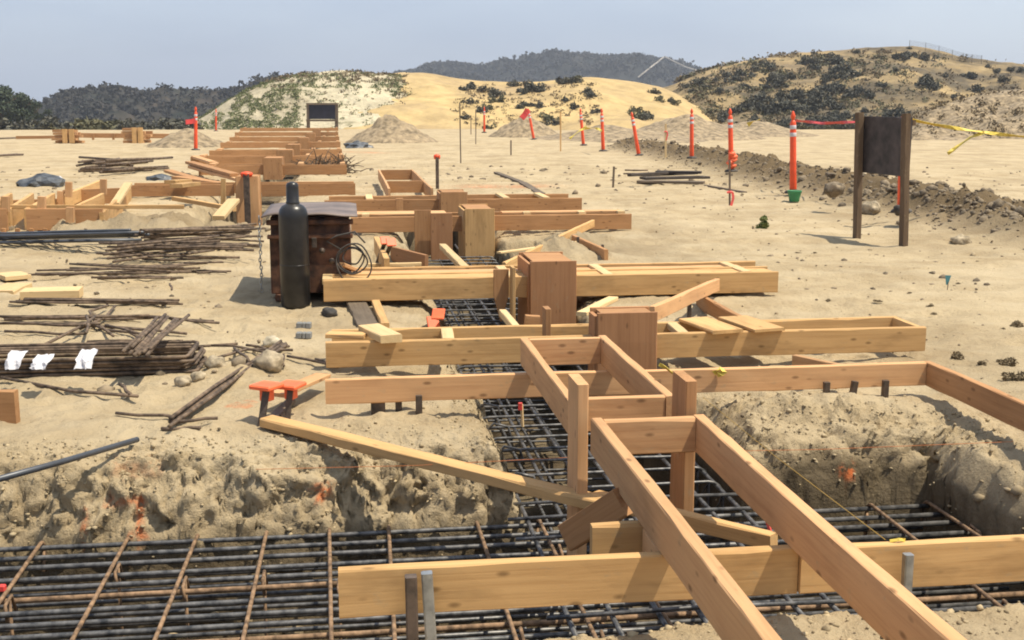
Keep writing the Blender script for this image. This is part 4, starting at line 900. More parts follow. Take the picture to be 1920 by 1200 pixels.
lath(892, 270, 205, 'thin lath left of the distant orange post', 'grey_wood', .04)
lath(883, 252, 216, 'short lath by the straw hill', 'grey_wood', .05)
p = GG(1776, 545); fl = thing('marker_flag', 'small teal marker flag stuck in the sand at right', 'flag', p)
MB().tube([Z * -.03, Vector((.004, 0, .07))], .003, 6).build('wire', M['stake'], fl)
MB().add([(-.012, 0, .05), (.004, .002, .05), (.026, 0, .128), (-.022, .003, .13), (-.012, .004, .05), (.004, .006, .05), (.026, .004, .128), (-.022, .007, .13)], [(0, 1, 2, 3), (7, 6, 5, 4), (0, 4, 5, 1), (1, 5, 6, 2), (2, 6, 7, 3), (3, 7, 4, 0)]).build('flag', M['teal'], fl)

# ------------------------------------------------------------------ sign boards
sg = thing('sign_board', 'dark blank sign panel on two wooden posts at right', 'sign', GG(1645, 452))
def lp(p): return p - sg.location
pL, pR = GG(1602, 447), GG(1689, 461); tL = D(1607, 211, pL.y); tR = D(1694, 213, pR.y)
ax = (pR - pL); ax.z = 0; ax.normalize(); nrm = Vector((ax.y, -ax.x, 0))
for a, b_ in ((pL, tL), (pR, tR)): board('post', a - Z * .1, b_, .07, .085, M['post'], sg, up=nrm)
a, b_ = D(1611, 218, pL.y) + nrm * -.075, D(1699, 220, pR.y) + nrm * -.075
c1 = (a + b_) / 2; hh = 0.66; board('panel', a - Z * .0, b_, hh, .02, M['dark_panel'], sg, jit=.001)
board('rail', a - Z * .03 - nrm * .035, b_ - Z * .03 - nrm * .035, .06, .04, M['post'], sg)
Yf = 92.0; s2 = thing('sign_board', 'navy blank sign panel on two pale posts beyond the receding rows', 'sign', D(605, 243, Yf))
for x in (578, 631): board('post', D(x, 246, Yf) - Z * .4, D(x, 194, Yf), .2, .26, M['grey_wood'], s2, up=U)
board('panel', D(580, 193, Yf) - Vector((0, .2, 0)), D(629, 193, Yf) - Vector((0, .2, 0)), 1.2, .06, M['navy_panel'], s2, jit=.002)
for y in (193.0, 224): board('rail', D(575, y, Yf) - Vector((0, .25, 0)), D(634, y, Yf) - Vector((0, .25, 0)), .14, .08, M['grey_wood'], s2)

# ------------------------------------------------------------------ tape and string
def ribbon(pts, wd, name, m, label, cat, twist=1.5, th=0.003):
    pts = [Vector(p) for p in pts]; P = []
    for a, b_ in zip(pts[:-1], pts[1:]):
        k = max(2, int((b_ - a).length / .12)); P += [a.lerp(b_, i / k) for i in range(k)]
    P.append(pts[-1]); vs = []
    for i, p in enumerate(P):
        d = (P[min(i + 1, len(P) - 1)] - P[max(i - 1, 0)]).normalized(); sd = d.cross(Z); sd = sd.normalized() if sd.length > 1e-3 else V; u_ = sd.cross(d)
        an = twist * math.sin(i * .55) ; e = u_ * math.cos(an) + sd * math.sin(an); nn = d.cross(e)
        vs += [p - e * wd / 2, p + e * wd / 2, p + e * wd / 2 + nn * th, p - e * wd / 2 + nn * th]
    fs = [(i * 4 + j, i * 4 + (j + 1) % 4, i * 4 + 4 + (j + 1) % 4, i * 4 + 4 + j) for i in range(len(P) - 1) for j in range(4)] + [(3, 2, 1, 0), tuple(len(vs) - 4 + j for j in range(4))]
    return tag(MB().add(vs, fs).build(name, M[m]), label, cat)
dp = GG(1690, 398)
t0 = D(1694, 222, dp.y); t1 = D(1940, 258, 16.5)
tpts = [t0.lerp(t1, q) - Z * .03 * math.sin(math.pi * q) for q in (0, .2, .4, .5, .6, .8, 1)]
ribbon(tpts, .05, 'caution_tape', 'tape', 'yellow tape strung from behind the dark sign to the right edge', 'tape', 1.2)
kn = tpts[4] + Vector((0, -.02, 0)); ribbon([kn, kn + Vector((-.18, -.02, -.06)), kn + Vector((-.34, -.03, -.17)), kn + Vector((-.48, -.03, -.28))], .05, 'tape_tail', 'tape', 'loose yellow tape end hanging from the strung tape', 'tape', 1.4)
ribbon([D(1492, 226, 22.1), D(1540, 231, 20.8), D(1600, 229, 19.5), D(1690, 222, 18.1)], .05, 'flagging_line', 'redtape', 'red flagging strung between two orange posts behind the sign', 'tape', .9)
ribbon([D(1100, 238, 42), D(1085, 246, 42), D(1068, 260, 42)], .10, 'tape_tail', 'tape', 'scrap of yellow tape between two distant orange posts', 'tape')
ribbon([D(1094, 241, 42), D(1115, 240, 42), D(1129, 245, 41)], .10, 'tape_tail', 'tape', 'short yellow tape tied to a slightly leaning orange post', 'tape')
ribbon([D(1402, 234, 30), D(1412, 228, 30), D(1425, 224, 30)], .12, 'tape_tail', 'tape', 'yellow tape scrap left of the tallest looking orange post', 'tape')
ribbon([D(990, 205, 52), D(985, 214, 52), D(978, 222, 52)], .25, 'flagging_line', 'redtape', 'red ribbon trailing from an orange post that leans left', 'tape', .3)
ribbon([D(367, 226, 45), D(357, 228, 45), D(348, 229, 45)], .18, 'flagging_line', 'redtape', 'red ribbon trailing from the lone orange post at left', 'tape', .3)
ribbon([W(1338, 700, 5.76), W(1350, 690, 5.755), W(1360, 697, 5.75), W(1345, 703, 5.75)], .03, 'tape_knot', 'tape', 'bright yellow tape knot on the reddish form', 'tape', 2)
ribbon([W(1236, 683, 5.76), W(1250, 690, 5.76), W(1262, 700, 5.75)], .018, 'tape_knot', 'tape', 'small yellow tape strip on the reddish form left of the knot', 'tape', 1)
ribbon([ST(1.66, 3.3, .204), ST(1.635, 3.29, .212), ST(1.61, 3.3, .204)], .010, 'tape_knot', 'tape', 'yellow tape strip on top of the nearest form right of the long box', 'tape', 1)
def string(A, B, m, label, sag=.01):
    return tag(MB().tube([A, A.lerp(B, .5) - Z * sag, B], .0013, 5).build('string_line', M[m]), label, 'string')
string(W(480, 880, 5.0), W(1075, 857, 4.75), 'string_o', 'orange string stretched across the trench left of the long box')
string(W(1150, 850, 4.8), W(1900, 828, 4.9), 'string_o', 'orange string stretched across the trench right of the long box')
string(W(1318, 745, 5.7), ST(1.60, 3.31, .205), 'string_y', 'yellow string running beside the long box to the nearest form')
string(ST(.935, 4.66, .345), ST(.93, 4.6, -.2), 'string_y', 'yellow string hanging beside the left post')

# ------------------------------------------------------------------ debris, tarps, lumber far away
dgr = 'debris heap of dark planks on the right'
for i, (a, b_, wd) in enumerate((((1196, 338), (1320, 340), .3), ((1205, 332), (1325, 330), .35), ((1198, 326), (1300, 322), .3), ((1230, 320), (1315, 321), .3), ((1180, 326), (1250, 322), .1))):
    loose('old_plank', G(*a, .07 + .05 * i), G(*b_, .07 + .05 * i), .05, wd, 'charred' if i else 'grey_wood', 'dark weathered plank in the low debris heap right of the pegs', 'plank', group=dgr)
def sheet(px, py, wpx, h, label, m='tarp', name='plastic_sheet', cat='plastic sheet', seed=1.0):
    p = GG(px, py); r = wpx / 2 / FPX * p.y; v = ICO3.copy(); v = v * (1 + .55 * fbm(v[:, 0] * 1.7 + seed, v[:, 1] * 1.7, v[:, 2] * 1.7, 4))[:, None] * np.array([r, r * .8, h]); v[:, 2] = np.maximum(v[:, 2], -.03)
    return tag(MB().add(v, ICO3F).build(name, M[m], None, p, False), label, cat)
sheet(78, 348, 80, .22, 'crumpled black plastic sheet left of the ladder form', seed=2.2)
sheet(112, 345, 22, .14, 'pale crumpled sheet beside the black plastic at left', 'paper', seed=4.4)
sheet(300, 338, 50, .12, 'low dark sheet behind the ladder form', seed=6.1)
sheet(672, 277, 55, .25, 'flat dark sheet at the foot of the dirt pile right of the rows', seed=8.1)
rods('dark bar in the far heap behind the ladder form', 'far heap of dark bars', [[(150, 325), (290, 322)], [(165, 318), (240, 310)], [(200, 322), (285, 314)], [(170, 312), (260, 318)], [(180, 326), (300, 318)]], 3, .4, .03, 'old_rebar', zs=.12, bend=.2)
rods('dark stick lying at the far left edge', 'sticks at far left', [[(-5, 297), (50, 294)], [(0, 262), (60, 260)]], 2, .2, .035, zs=.05)
for (x0, x1, y0, y1, lab) in ((100, 150, 243, 268, 'left stack of sawn lumber far off at left'), (233, 277, 240, 268, 'right stack of sawn lumber far off at left')):
    p0 = G((x0 + x1) / 2, y1); st = thing('lumber_stack', lab, 'lumber', p0); Yd = p0.y; wX = (x1 - x0) / FPX * Yd; hZ = (y1 - y0) / FPX * Yd
    for i in range(5):
        for j in range(2 if i < 4 else 1):
            a = p0 + Vector((-wX / 2 + random.uniform(-.1, .15), j * .35, hZ * (i + 1) / 5 - .02)); board('plank', a, a + Vector((wX * random.uniform(.75, .98), random.uniform(-.2, .2), 0)), hZ / 5 * .85, .3, M[('used', 'fir', 'used', 'fir', 'used')[(i + j) % 5]], st)
    for q in (.55, .8): board('upright', p0 + Vector((wX * (q - .5), -.3, 0)), p0 + Vector((wX * (q - .5), -.3, hZ * 1.02)), .1, .22, M['pine'], st, up=U)
f = form('long low plank form between the two lumber stacks far off at left', D(200, 262, 58), GRP)
board('side_board', D(120, 249, 58), D(330, 251, 58), .22, .06, M['used'], f); board('side_board', D(30, 255, 60), D(130, 254, 60), .15, .06, M['used'], f)
for x in (140, 175, 213): board('upright', D(x, 250, 57.9), D(x, 262, 57.9), .1, .1, M['used'], f, up=U)
# brush over the receding rows
mb = MB(); c0 = W(612, 318, 29.5)
for k in range(190):
    d = Vector((random.gauss(0, 1), random.gauss(0, .6), random.gauss(0.3, .5))).normalized(); a = c0 + Vector((random.gauss(0, .30), random.gauss(0, .2), random.gauss(-.03, .10))); L = random.uniform(.2, .55)
    mb.tube([a, a + d * L * .5 + Vector((0, 0, .03)), a + d * L], .018, 4, .006)
tag(mb.build('brush_pile', M['brush']), 'heap of dry brush thrown over the nearest receding row', 'brush')
# grey blocks by the box
for px, py, lab in ((570, 615, 'upper grey block on the sand left of the double form'), (570, 634, 'lower grey block on the sand left of the double form')):
    p = GG(px, py); b0 = MB().box((-.05, -.03, 0), (-.012, .03, .04), .004).box((-.009, -.03, 0), (.012, .03, .04), .004).box((.015, -.03, 0), (.05, .03, .04), .004)
    tag(b0.build('block', M['cmu'], None, p), lab, 'block')

# dirt piles
def dirtpile(px, py, wpx, ytop, label, Y=None, lop=0.0):
    p = GG(px, py) if Y is None else D(px, py, Y); R = wpx / 2 / FPX * p.y; zt = D(px, ytop, p.y + R * .5).z - p.z
    n = 56; xs = np.linspace(-1.25, 1.25, n); X, Yv = np.meshgrid(xs, xs); rr = np.hypot(X - lop * 0, Yv)
    Zv = zt * np.clip(1 - rr + 0.10 * fbm(X * 2 + px, Yv * 2, 1.0, 4), -.12, None) ** 1.0
    Zv = np.where(rr > 1.12, -.3, np.clip(1.06 - rr, -.2, 1) * zt * (1 + .35 * fbm(X * 2.2 + px, Yv * 2.2, 2, 4)) + zt * .07 * fbm(X * 9, Yv * 9, px, 3))
    Zv = np.minimum(Zv, zt * 1.05)
    vs = [(X[i, j] * R, Yv[i, j] * R, Zv[i, j]) for i in range(n) for j in range(n)]
    fs = [(i * n + j, i * n + j + 1, (i + 1) * n + j + 1, (i + 1) * n + j) for i in range(n - 1) for j in range(n - 1)]
    return tag(MB().add(vs, fs).build('dirt_pile', M['pile'], None, p, True), label, 'dirt pile')
dirtpile(735, 266, 160, 216, 'cone of grey dug earth right of the receding rows')
dirtpile(352, 274, 150, 241, 'low heap of dug earth behind the lone orange post at left')
dirtpile(985, 256, 130, 214, 'small brown earth mound left of a leaning orange post')
dirtpile(1150, 264, 330, 234, 'long low earth mound behind the middle orange posts')
dirtpile(1290, 260, 270, 216, 'broad earth mound behind the straight orange post')
dirtpile(1405, 254, 240, 226, 'low earth mound left of the tallest looking orange post')

# ------------------------------------------------------------------ hills
HILLS = {}
def hill(name, prof, base_y, Yf, Yr, material, bump_amp=0.3, nfreq=0.12, ncol=240, nrow=70, shape=0.9, seed=0.0, kind='structure'):
    xs = np.array([p[0] for p in prof], float); ys = np.array([p[1] for p in prof], float)
    cx = np.linspace(xs[0], xs[-1], ncol); cy = np.interp(cx, xs, ys)
    ker = np.ones(5) / 5; cy = np.convolve(np.pad(cy, 2, 'edge'), ker, 'valid')
    q = np.concatenate([np.linspace(0, 1, nrow), np.linspace(1, 2.0, 16)[1:]])
    Yd = np.where(q <= 1, Yf + (Yr - Yf) * q, Yr + (Yr - Yf) * (q - 1))
    V3 = np.zeros((len(q), ncol, 3))
    for j in range(ncol):
        d = ray(cx[j], cy[j]); zr = HCAM + d.z / d.y * Yr; zb = HCAM + ray(cx[j], base_y).z / ray(cx[j], base_y).y * Yf
        zb = min(zb, -3.0) if Yf > 100 else zb - 0.6
        prf = np.where(q <= 1, 1 - (1 - np.clip(q, 0, 1)) ** 1.35 * 1.0, 1 - smooth(0, 1, q - 1))
        V3[:, j, 0] = d.x / d.y * Yd; V3[:, j, 1] = Yd; V3[:, j, 2] = zb + (zr - zb) * prf
    env = np.sin(np.pi * np.clip(q / 1.0, 0, 1))[:, None] ** .6 * .9 + .12
    V3[:, :, 2] += bump_amp * fbm(V3[:, :, 0] * nfreq + seed, V3[:, :, 1] * nfreq, seed, 5, .55) * env
    n, c = len(q), ncol
    fs = [(i * c + j, i * c + j + 1, (i + 1) * c + j + 1, (i + 1) * c + j) for i in range(n - 1) for j in range(c - 1)]
    o = MB().add(V3.reshape(-1, 3).tolist(), fs).build(name, M[material], None, None, True); o['kind'] = kind
    HILLS[name] = (cx, V3[:nrow]); return o
def hill_pt(name, px, py):
    cx, V3 = HILLS[name]; f_ = float(np.interp(px, cx, np.arange(len(cx)))); j = min(int(f_), len(cx) - 2); c = V3[:, j] * (1 - f_ + j) + V3[:, j + 1] * (f_ - j)
    z = ray(px, py); k = z.z / z.y; e = (c[:, 2] - HCAM) / c[:, 1] - k
    i = int(np.argmax(e >= 0)) if (e >= 0).any() else len(c) - 1
    if i > 0 and e[i] >= 0 > e[i - 1]: q = c[i - 1] + (c[i] - c[i - 1]) * (-e[i - 1] / (e[i] - e[i - 1]))
    else: q = c[i]
    return Vector((z.x / z.y * q[1], q[1], q[2]))
hill('pale_hill', [(340, 243), (395, 212), (430, 190), (470, 166), (520, 148), (580, 138), (640, 133), (700, 137), (745, 142), (775, 158), (800, 190), (830, 222), (870, 246)], 252, 112, 150, 'hill_pale', 1.0, 0.16)
hill('straw_hill', [(640, 142), (700, 139), (760, 136), (800, 138), (850, 146), (900, 152), (960, 154), (1010, 154), (1050, 150), (1100, 145), (1150, 148), (1200, 155), (1240, 163), (1275, 178), (1305, 194), (1340, 210), (1385, 226), (1450, 244)], 252, 108, 158, 'hill_gold', 1.2, 0.08)
hill('scrub_hill', [(1180, 175), (1230, 168), (1262, 160), (1300, 142), (1340, 129), (1400, 114), (1450, 106), (1500, 99), (1560, 95), (1620, 90), (1680, 86), (1720, 88), (1760, 97), (1800, 110), (1840, 117), (1900, 122), (1990, 126), (2150, 130), (2400, 150), (2700, 180)], 252, 122, 205, 'hill_scrub', 2.6, 0.06, 300, 80)
hill('mountain', [(500, 190), (640, 165), (740, 142), (780, 134), (800, 125), (830, 121), (870, 124), (920, 128), (980, 120), (1040, 116), (1090, 108), (1140, 108), (1200, 101), (1215, 107), (1250, 115), (1310, 136), (1380, 150), (1500, 165), (1900, 150), (2500, 170)], 215, 800, 1100, 'mountain', 22, 0.012, 420, 60, seed=3.0)
hill('wooded_hill', [(-700, 200), (-300, 196), (-100, 216), (20, 222), (70, 213), (100, 197), (150, 183), (190, 176), (218, 170), (250, 179), (280, 187), (310, 179), (360, 180), (400, 182), (430, 175), (500, 160), (560, 150), (640, 139), (670, 141), (720, 160), (800, 200)], 240, 330, 480, 'hill_dark', 10, 0.025, 420, 60, seed=5.0)
hill('earth_bank', [(1640, 262), (1700, 236), (1740, 212), (1790, 190), (1850, 172), (1920, 168), (2020, 160), (2250, 165)], 262, 62, 92, 'pile', 2.4, 0.11, 420, 130, seed=9.0)
# pale track over the mountain
tr = MB()
for line in ([(1195, 152), (1215, 136), (1230, 124), (1244, 112)], [(1244, 112), (1262, 121), (1285, 132), (1305, 138)]):
    P = []
    for (a, b_) in zip(line[:-1], line[1:]):
        for q in np.linspace(0, 1, 8): P.append(hill_pt('mountain', a[0] + (b_[0] - a[0]) * q, a[1] + (b_[1] - a[1]) * q) + Z * 2.5 - Vector((0, 4, 0)))
    tr.tube(P, 0.75, 5)
tt = tr.build('track', M['track']); tt['kind'] = 'structure'

# ------------------------------------------------------------------ plants
def bush_mesh(name, mats, seed, n=420, leaf=0.16, clumps=9, squash=0.75, sig=.38):
    r = np.random.default_rng(seed); vs = []; fs = []
    cs = [(r.normal(0, sig), r.normal(0, sig), abs(r.normal(.35, .2)), r.uniform(.28, .55)) for _ in range(clumps)]
    for k in range(n):
        c = cs[k % clumps]; d = r.normal(size=3); d /= np.linalg.norm(d); rad = c[3] * r.uniform(.55, 1.08)
        p = np.array(c[:3]) + d * rad * np.array([1, 1, squash]); p[2] = max(p[2], 0.0)
        a = r.normal(size=3); a /= np.linalg.norm(a); b_ = np.cross(a, r.normal(size=3)); b_ /= np.linalg.norm(b_); l_ = leaf * r.uniform(.6, 1.4); i = len(vs)
        vs += [tuple(p - a * l_), tuple(p + b_ * l_ * .55), tuple(p + a * l_), tuple(p - b_ * l_ * .55)]; fs.append((i, i + 1, i + 2, i + 3))
    me = bpy.data.meshes.new(name); me.from_pydata(vs, [], fs); me.update(); me.materials.append(mats); return me
SHRUBS = [bush_mesh('shrub', M['leaf_dark'], k) for k in range(6)]
OLIVE = [bush_mesh('shrub', M['leaf_olive'], 20 + k) for k in range(3)]
BROWN = [bush_mesh('shrub', M['leaf_brown'], 30 + k) for k in range(3)]
GREENS = [bush_mesh('weed', M['leaf_green'], 40 + k, 200, .14, 6, .5) for k in range(3)]
def plant(name, me, p, size, label, cat, group=None, sq=1.0):
    o = bpy.data.objects.new(name, me); COL.objects.link(o); o.location = p - Z * size * .08; o.scale = (size, size, size * sq); o.rotation_euler.z = random.uniform(0, 6.28)
    return tag(o, label, cat, group)
# dark shrubs on the right hill
SG = 'dark shrubs on the right hill'
cnt = 0
def inpoly(x, y, P):
    r = False
    for (a, b_), (c_, e) in zip(P, P[1:] + P[:1]):
        if (b_ > y) != (e > y) and x < (c_ - a) * (y - b_) / (e - b_) + a: r = not r
    return r
dense = [(1400, 190), (1440, 150), (1490, 118), (1570, 105), (1620, 160), (1640, 200), (1720, 215), (1720, 246), (1380, 246), (1345, 215)]
while cnt < 125:
    x, y = random.uniform(1340, 1730), random.uniform(105, 246)
    if not inpoly(x, y, dense): continue
    sz = random.uniform(10, 21)
    if fbm(np.array([x * .022]), np.array([y * .035]), 6.0, 2)[0] < -0.12: continue
    p = hill_pt('scrub_hill', x, y + sz * .4)
    plant('shrub', random.choice(SHRUBS), p, sz / FPX * p.y, 'dark shrub in the dense patch on the lower right hill', 'shrub', SG); cnt += 1
for x, y, sz in [(1290, 160, 12), (1310, 155, 14), (1325, 162, 13), (1340, 150, 10), (1360, 140, 12), (1375, 150, 14), (1390, 142, 16), (1415, 130, 12), (1430, 122, 14), (1445, 128, 14), (1350, 170, 12), (1300, 170, 10), (1395, 160, 10), (1410, 165, 12), (1320, 148, 8)]:
    p = hill_pt('scrub_hill', x, y + 4); plant('shrub', random.choice(SHRUBS), p, sz / FPX * p.y, 'dark shrub on the left shoulder of the right hill', 'shrub', 'shrubs on the left shoulder of the right hill')
for x, y, sz in [(1525, 100, 8), (1607, 96, 8), (1555, 106, 12), (1690, 105, 18), (1708, 100, 12), (1735, 108, 14), (1730, 155, 24), (1752, 165, 16), (1815, 142, 14), (1655, 158, 12), (1770, 140, 10), (1830, 168, 14), (1870, 132, 8), (1895, 128, 10), (1915, 130, 10), (1850, 122, 7), (1790, 180, 10), (1680, 130, 10), (1880, 150, 12), (1705, 88, 5), (1655, 90, 4)]:
    p = hill_pt('scrub_hill', x, y + 4); plant('shrub', random.choice(SHRUBS), p, sz / FPX * p.y, 'dark shrub scattered near the top of the right hill', 'shrub', 'scattered shrubs on the right hill')
def mass(name, hname, n, xr, yr, smin, smax, m, label, dens=None, seed=3, nl=14):
    vs = []; fs = []; r = np.random.default_rng(seed); k = 0
    while k < n:
        x, y = r.uniform(*xr), r.uniform(*yr)
        if dens and r.random() > dens(x, y): continue
        k += 1; p = np.array(hill_pt(hname, x, y)) + r.normal(size=3) * np.array([.4, 0, 0]); sz = r.uniform(smin, smax) / FPX * p[1]
        for _ in range(nl):
            a = r.normal(size=3); a /= np.linalg.norm(a); b_ = np.cross(a, r.normal(size=3)); b_ /= np.linalg.norm(b_); c_ = p + r.normal(size=3) * np.array([1, 1, .5]) * sz * .5 + np.array([0, 0, sz * .2]); l_ = sz * .32; i = len(vs)
            vs += [tuple(c_ - a * l_), tuple(c_ + b_ * l_ * .6), tuple(c_ + a * l_), tuple(c_ - b_ * l_ * .6)]; fs.append((i, i + 1, i + 2, i + 3))
    tag(MB().add(vs, fs).build(name, m), label, 'scrub', None, 'stuff')
mass('straw_scrub', 'straw_hill', 260, (860, 1120), (158, 235), 3, 8, M['leaf_brown'], 'dry scrub in the middle of the straw hill', None, 12)
mass('bank_scrub', 'earth_bank', 170, (1690, 1925), (172, 258), 4, 12, M['leaf_brown'], 'dry clumps over the brown earth bank at right', None, 15)
mass('hilltop_scrub', 'pale_hill', 420, (500, 800), (134, 225), 3, 8, M['leaf_brown'], 'dry scrub along the top and right flank of the pale hill', lambda x, y: 1.0 if y < 156 else (.8 if x > 735 else .06), 18)
scr = lambda x, y: float(np.clip(.35 + 1.6 * fbm(np.array([x * .02]), np.array([y * .04]), 2.0, 3)[0], .04, 1))
mass('dry_scrub', 'scrub_hill', 900, (1275, 1920), (96, 244), 4, 10, M['leaf_brown'], 'dry brown scrub over the right hill', lambda x, y: scr(x, y) * (1 if x < 1660 else .45), 3)
mass('grey_scrub', 'scrub_hill', 1000, (1275, 1760), (104, 246), 4, 10, M['leaf_olive'], 'grey green scrub over the right hill', lambda x, y: scr(x, y) * (1 if x < 1660 else .35), 4)
for x, y, sz in [(880, 163, 12), (870, 165, 8), (910, 168, 10), (928, 178, 12), (935, 188, 11), (962, 158, 9), (995, 166, 16), (1010, 168, 12), (985, 170, 9), (1060, 153, 14), (1073, 152, 10), (1085, 148, 8), (1102, 172, 10), (1108, 178, 8), (1228, 172, 8), (1240, 186, 8), (1258, 188, 8), (1265, 192, 7), (905, 205, 11), (915, 200, 8), (880, 190, 8), (990, 195, 10), (1012, 198, 9), (975, 200, 8), (1060, 185, 7), (1075, 200, 9), (1195, 218, 14), (1210, 220, 12), (1190, 205, 9), (1030, 222, 12), (1038, 230, 9), (915, 240, 10), (870, 218, 8), (1120, 208, 8)]:
    p = hill_pt('straw_hill', x, y + 4); plant('shrub', random.choice(SHRUBS + OLIVE), p, 1.35 * sz / FPX * p.y, 'dark bush dotted on the straw coloured hill', 'shrub', 'bushes on the straw hill')
# base thicket in front of right hill
for k in range(34):
    x = random.uniform(1440, 1760); p = D(x, random.uniform(238, 250), 108); sz = random.uniform(8, 14)
    plant('shrub', random.choice(OLIVE + SHRUBS), p, sz / FPX * 108, 'low bush in the strip at the foot of the right hill', 'shrub', 'bushes at the foot of the right hill', .7)
# green weeds over the pale hill: one mass
vs = []; fs = []
r = np.random.default_rng(5); n_w = 0
while n_w < 2600:
    x, y = r.uniform(370, 800), r.uniform(138, 246)
    dens = (1.0 if x < 560 and y > 300 - x * .3 else .0) * .9 + (.75 if y < 165 and x > 480 else 0) + (.8 if x > 735 and y < 200 else 0) + .10
    if fbm(np.array([x * .03]), np.array([y * .05]), 3.0, 3)[0] < .02 - .1 * dens or r.random() > dens: continue
    cx, V3 = HILLS['pale_hill']; j = int(np.argmin(np.abs(cx - x)))
    p = np.array(hill_pt('pale_hill', x, y)); n_w += 1; sz = r.uniform(2.2, 5.0) / FPX * p[1]
    for _ in range(9):
        a = r.normal(size=3); a /= np.linalg.norm(a); b_ = np.cross(a, r.normal(size=3)); b_ /= np.linalg.norm(b_); c_ = p + r.normal(size=3) * np.array([1, 1, .4]) * sz * .6 + np.array([0, 0, sz * .25]); l_ = sz * .45; i = len(vs)
        vs += [tuple(c_ - a * l_), tuple(c_ + b_ * l_ * .6), tuple(c_ + a * l_), tuple(c_ - b_ * l_ * .6)]; fs.append((i, i + 1, i + 2, i + 3))
tag(MB().add(vs, fs).build('hill_weeds', M['leaf_hillgreen']), 'low green weeds covering the pale sandy hill', 'weeds', None, 'stuff')
# wooded cover on the far hills, one mass each
def cover(hname, n, x0, x1, smin, smax, material, label, name):
    vs = []; fs = []; r = np.random.default_rng(8); cx, V3 = HILLS[hname]; rows_ = V3.shape[0]
    for k in range(n):
        j = int(np.argmin(np.abs(cx - r.uniform(x0, x1)))); i = rows_ - 1 if k % 30 == 0 else int(rows_ * r.random() ** .7)
        p = V3[i, j] + r.normal(size=3) * np.array([2, 2, 0]); sz = r.uniform(smin, smax)
        for _ in range(10):
            a = r.normal(size=3); a /= np.linalg.norm(a); b_ = np.cross(a, r.normal(size=3)); b_ /= np.linalg.norm(b_); c_ = p + r.normal(size=3) * np.array([1, 1, .6]) * sz * .5 + np.array([0, 0, sz * .3]); l_ = sz * .5; q = len(vs)
            vs += [tuple(c_ - a * l_), tuple(c_ + b_ * l_ * .7), tuple(c_ + a * l_), tuple(c_ - b_ * l_ * .7)]; fs.append((q, q + 1, q + 2, q + 3))
    tag(MB().add(vs, fs).build(name, material), label, 'woods', None, 'stuff')
cover('mountain', 5200, 740, 1420, 1.6, 3.6, M['leaf_far'], 'dark woods covering the far mountain', 'mountain_woods')
cover('wooded_hill', 5200, -60, 700, 0.6, 1.5, M['leaf_far'], 'dark woods covering the hill at left', 'hill_woods')
# trees at the far left
def tree(px, py, ytop, wpx, Y, label, seed):
    p = D(px, py, Y); p.z = min(p.z, -1.0); H_ = D(px, ytop, Y).z - p.z; R = wpx / 2 / FPX * Y; r = random.Random(seed)
    t = thing('broadleaf_tree', label, 'tree', p, 'trees at the far left'); mb = MB()
    mb.tube([(0, 0, 0), (.1, 0, H_ * .25), (-.05, .1, H_ * .5), (0, 0, H_ * .8)], R * .09, 8, R * .03)
    for k in range(7):
        an = r.uniform(0, 6.28); mb.tube([(0, 0, H_ * r.uniform(.2, .5)), (math.cos(an) * R * .4, math.sin(an) * R * .4, H_ * .6), (math.cos(an) * R * .75, math.sin(an) * R * .75, H_ * r.uniform(.6, .85))], R * .04, 6, R * .012)
    mb.build('trunk', M['brush'], t)
    rr = np.random.default_rng(seed); vs = []; fs = []
    cs = [np.array([rr.normal(0, .42) * R, rr.normal(0, .42) * R, H_ * rr.uniform(.18, .86)]) for _ in range(16)]
    for k in range(3600):
        c = cs[k % 16]; d = rr.normal(size=3); d /= np.linalg.norm(d); q = c + d * R * .42 * rr.uniform(.4, 1.1) * np.array([1, 1, .75]); a = rr.normal(size=3); a /= np.linalg.norm(a); b_ = np.cross(a, rr.normal(size=3)); b_ /= np.linalg.norm(b_); l_ = R * .085; i = len(vs)
        vs += [tuple(q - a * l_), tuple(q + b_ * l_ * .6), tuple(q + a * l_), tuple(q - b_ * l_ * .6)]; fs.append((i, i + 1, i + 2, i + 3))
    MB().add(vs, fs).build('crown', M['leaf_tree'], t)
tree(5, 244, 158, 76, 170, 'tall dark tree at the very left edge', 1); tree(42, 244, 165, 62, 172, 'dark tree right of the one at the left edge', 2)
tree(66, 244, 180, 36, 180, 'smaller dark tree at the right end of the tree group', 3); tree(-40, 244, 165, 70, 175, 'dark tree mostly cut by the left edge', 4)
for k, x in enumerate((15, 45, 75, 100, 122, 145, 165, 190, 215, 240, 265, 290, 312, 335, 55, 85)):
    p = D(x, 246, 105 + k % 3 * 8); plant('shrub', (SHRUBS + OLIVE)[k % 9], p, random.uniform(24, 36) / FPX * p.y, 'green bush in the hedge line at the far left', 'shrub', 'hedge bushes at the far left', .8)
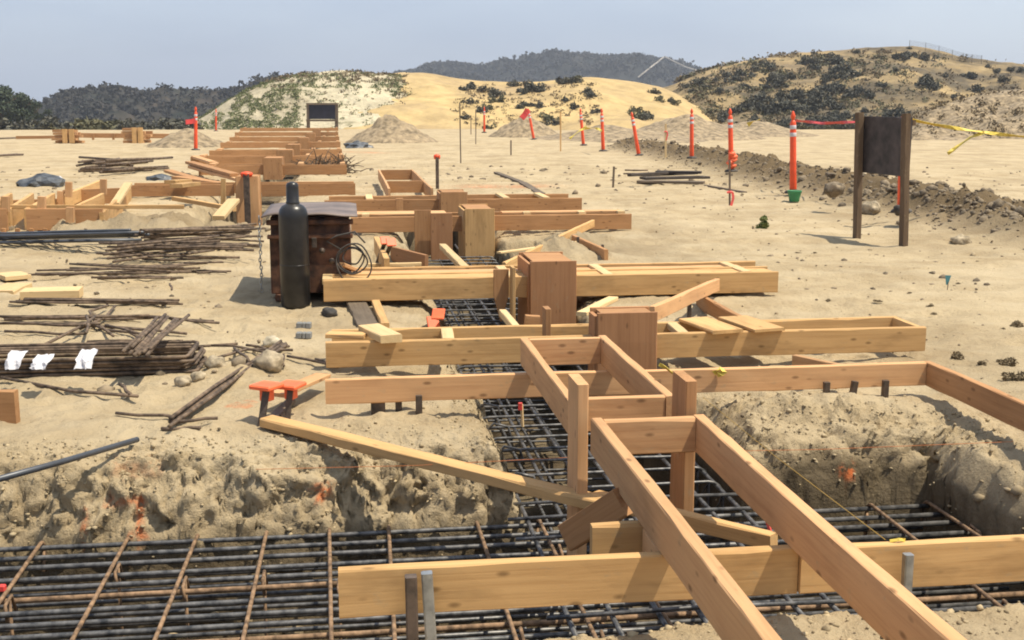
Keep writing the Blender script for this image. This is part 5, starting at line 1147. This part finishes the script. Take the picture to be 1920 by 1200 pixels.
# near weeds
pl = GG(1430, 427); plant('weed', bush_mesh('weed', M['leaf_green'], 77, 420, .17, 5, .8, .16), pl + Z * .01, .13, 'small round green weed on the sand left of the sign', 'weed')
for x, y, sz, lab in ((1795, 672, .05, 'dry tuft on the sand, leftmost near the right corner of the form'), (1840, 685, .035, 'small dry tuft between two larger ones at right'), (1890, 683, .05, 'dry tuft near the right edge above the return board'), (1905, 712, .06, 'largest dry tuft at the right edge'), (1908, 612, .05, 'dry tuft at the right edge below the teal flag')):
    p = GG(x, y); plant('weed', BROWN[int(x) % 3], p, sz, lab, 'weed')
for k in range(22):
    x, y = random.uniform(1180, 1900), random.uniform(470, 660); p = GG(x, y); s, t = site(p)
    if (s < 3.6 and t > 5.5): continue
    plant('weed', BROWN[k % 3], p, random.uniform(.015, .035), 'tiny dry tuft on the sand at right', 'weed', 'tiny dry tufts on the sand', .6)
# fence along the right hilltop
fn = thing('mesh_fence', 'thin wire fence along the crest of the right hill', 'fence', hill_pt('scrub_hill', 1790, 106)); mb = MB(); fp = []
for x, y in ((1705, 88), (1735, 92), (1760, 98), (1785, 106), (1805, 112), (1822, 115), (1840, 117)):
    p = hill_pt('scrub_hill', x, y + 3); fp.append(p); o = MB().tube([p - fn.location - Z * .3, p - fn.location + Z * 1.3], .035, 6).build('fence_post', M['stake'], fn)
for a, b_ in zip(fp[:-1], fp[1:]):
    for z in np.linspace(.1, 1.25, 7): mb.tube([a - fn.location + Z * z, b_ - fn.location + Z * z], .010, 4)
    for q in np.linspace(0, 1, 14): c_ = a.lerp(b_, q) - fn.location; mb.tube([c_ + Z * .1, c_ + Z * 1.25], .008, 4)
mb.build('wire_mesh', M['stake'], fn)

# ------------------------------------------------------------------ air
hm = bpy.data.materials.new('haze_air'); hm.use_nodes = True; hn = hm.node_tree.nodes; hn.remove(hn['Principled BSDF'])
pv = hn.new('ShaderNodeVolumePrincipled'); pv.inputs['Color'].default_value = (0.80, 0.86, 0.97, 1); pv.inputs['Density'].default_value = 0.00036; pv.inputs['Anisotropy'].default_value = 0.2
hm.node_tree.links.new(pv.outputs[0], hn['Material Output'].inputs['Volume'])
hz_o = MB().box((-3400, -500, -8), (3400, 3400, 130), 0).build('haze', hm); hz_o['kind'] = 'stuff'
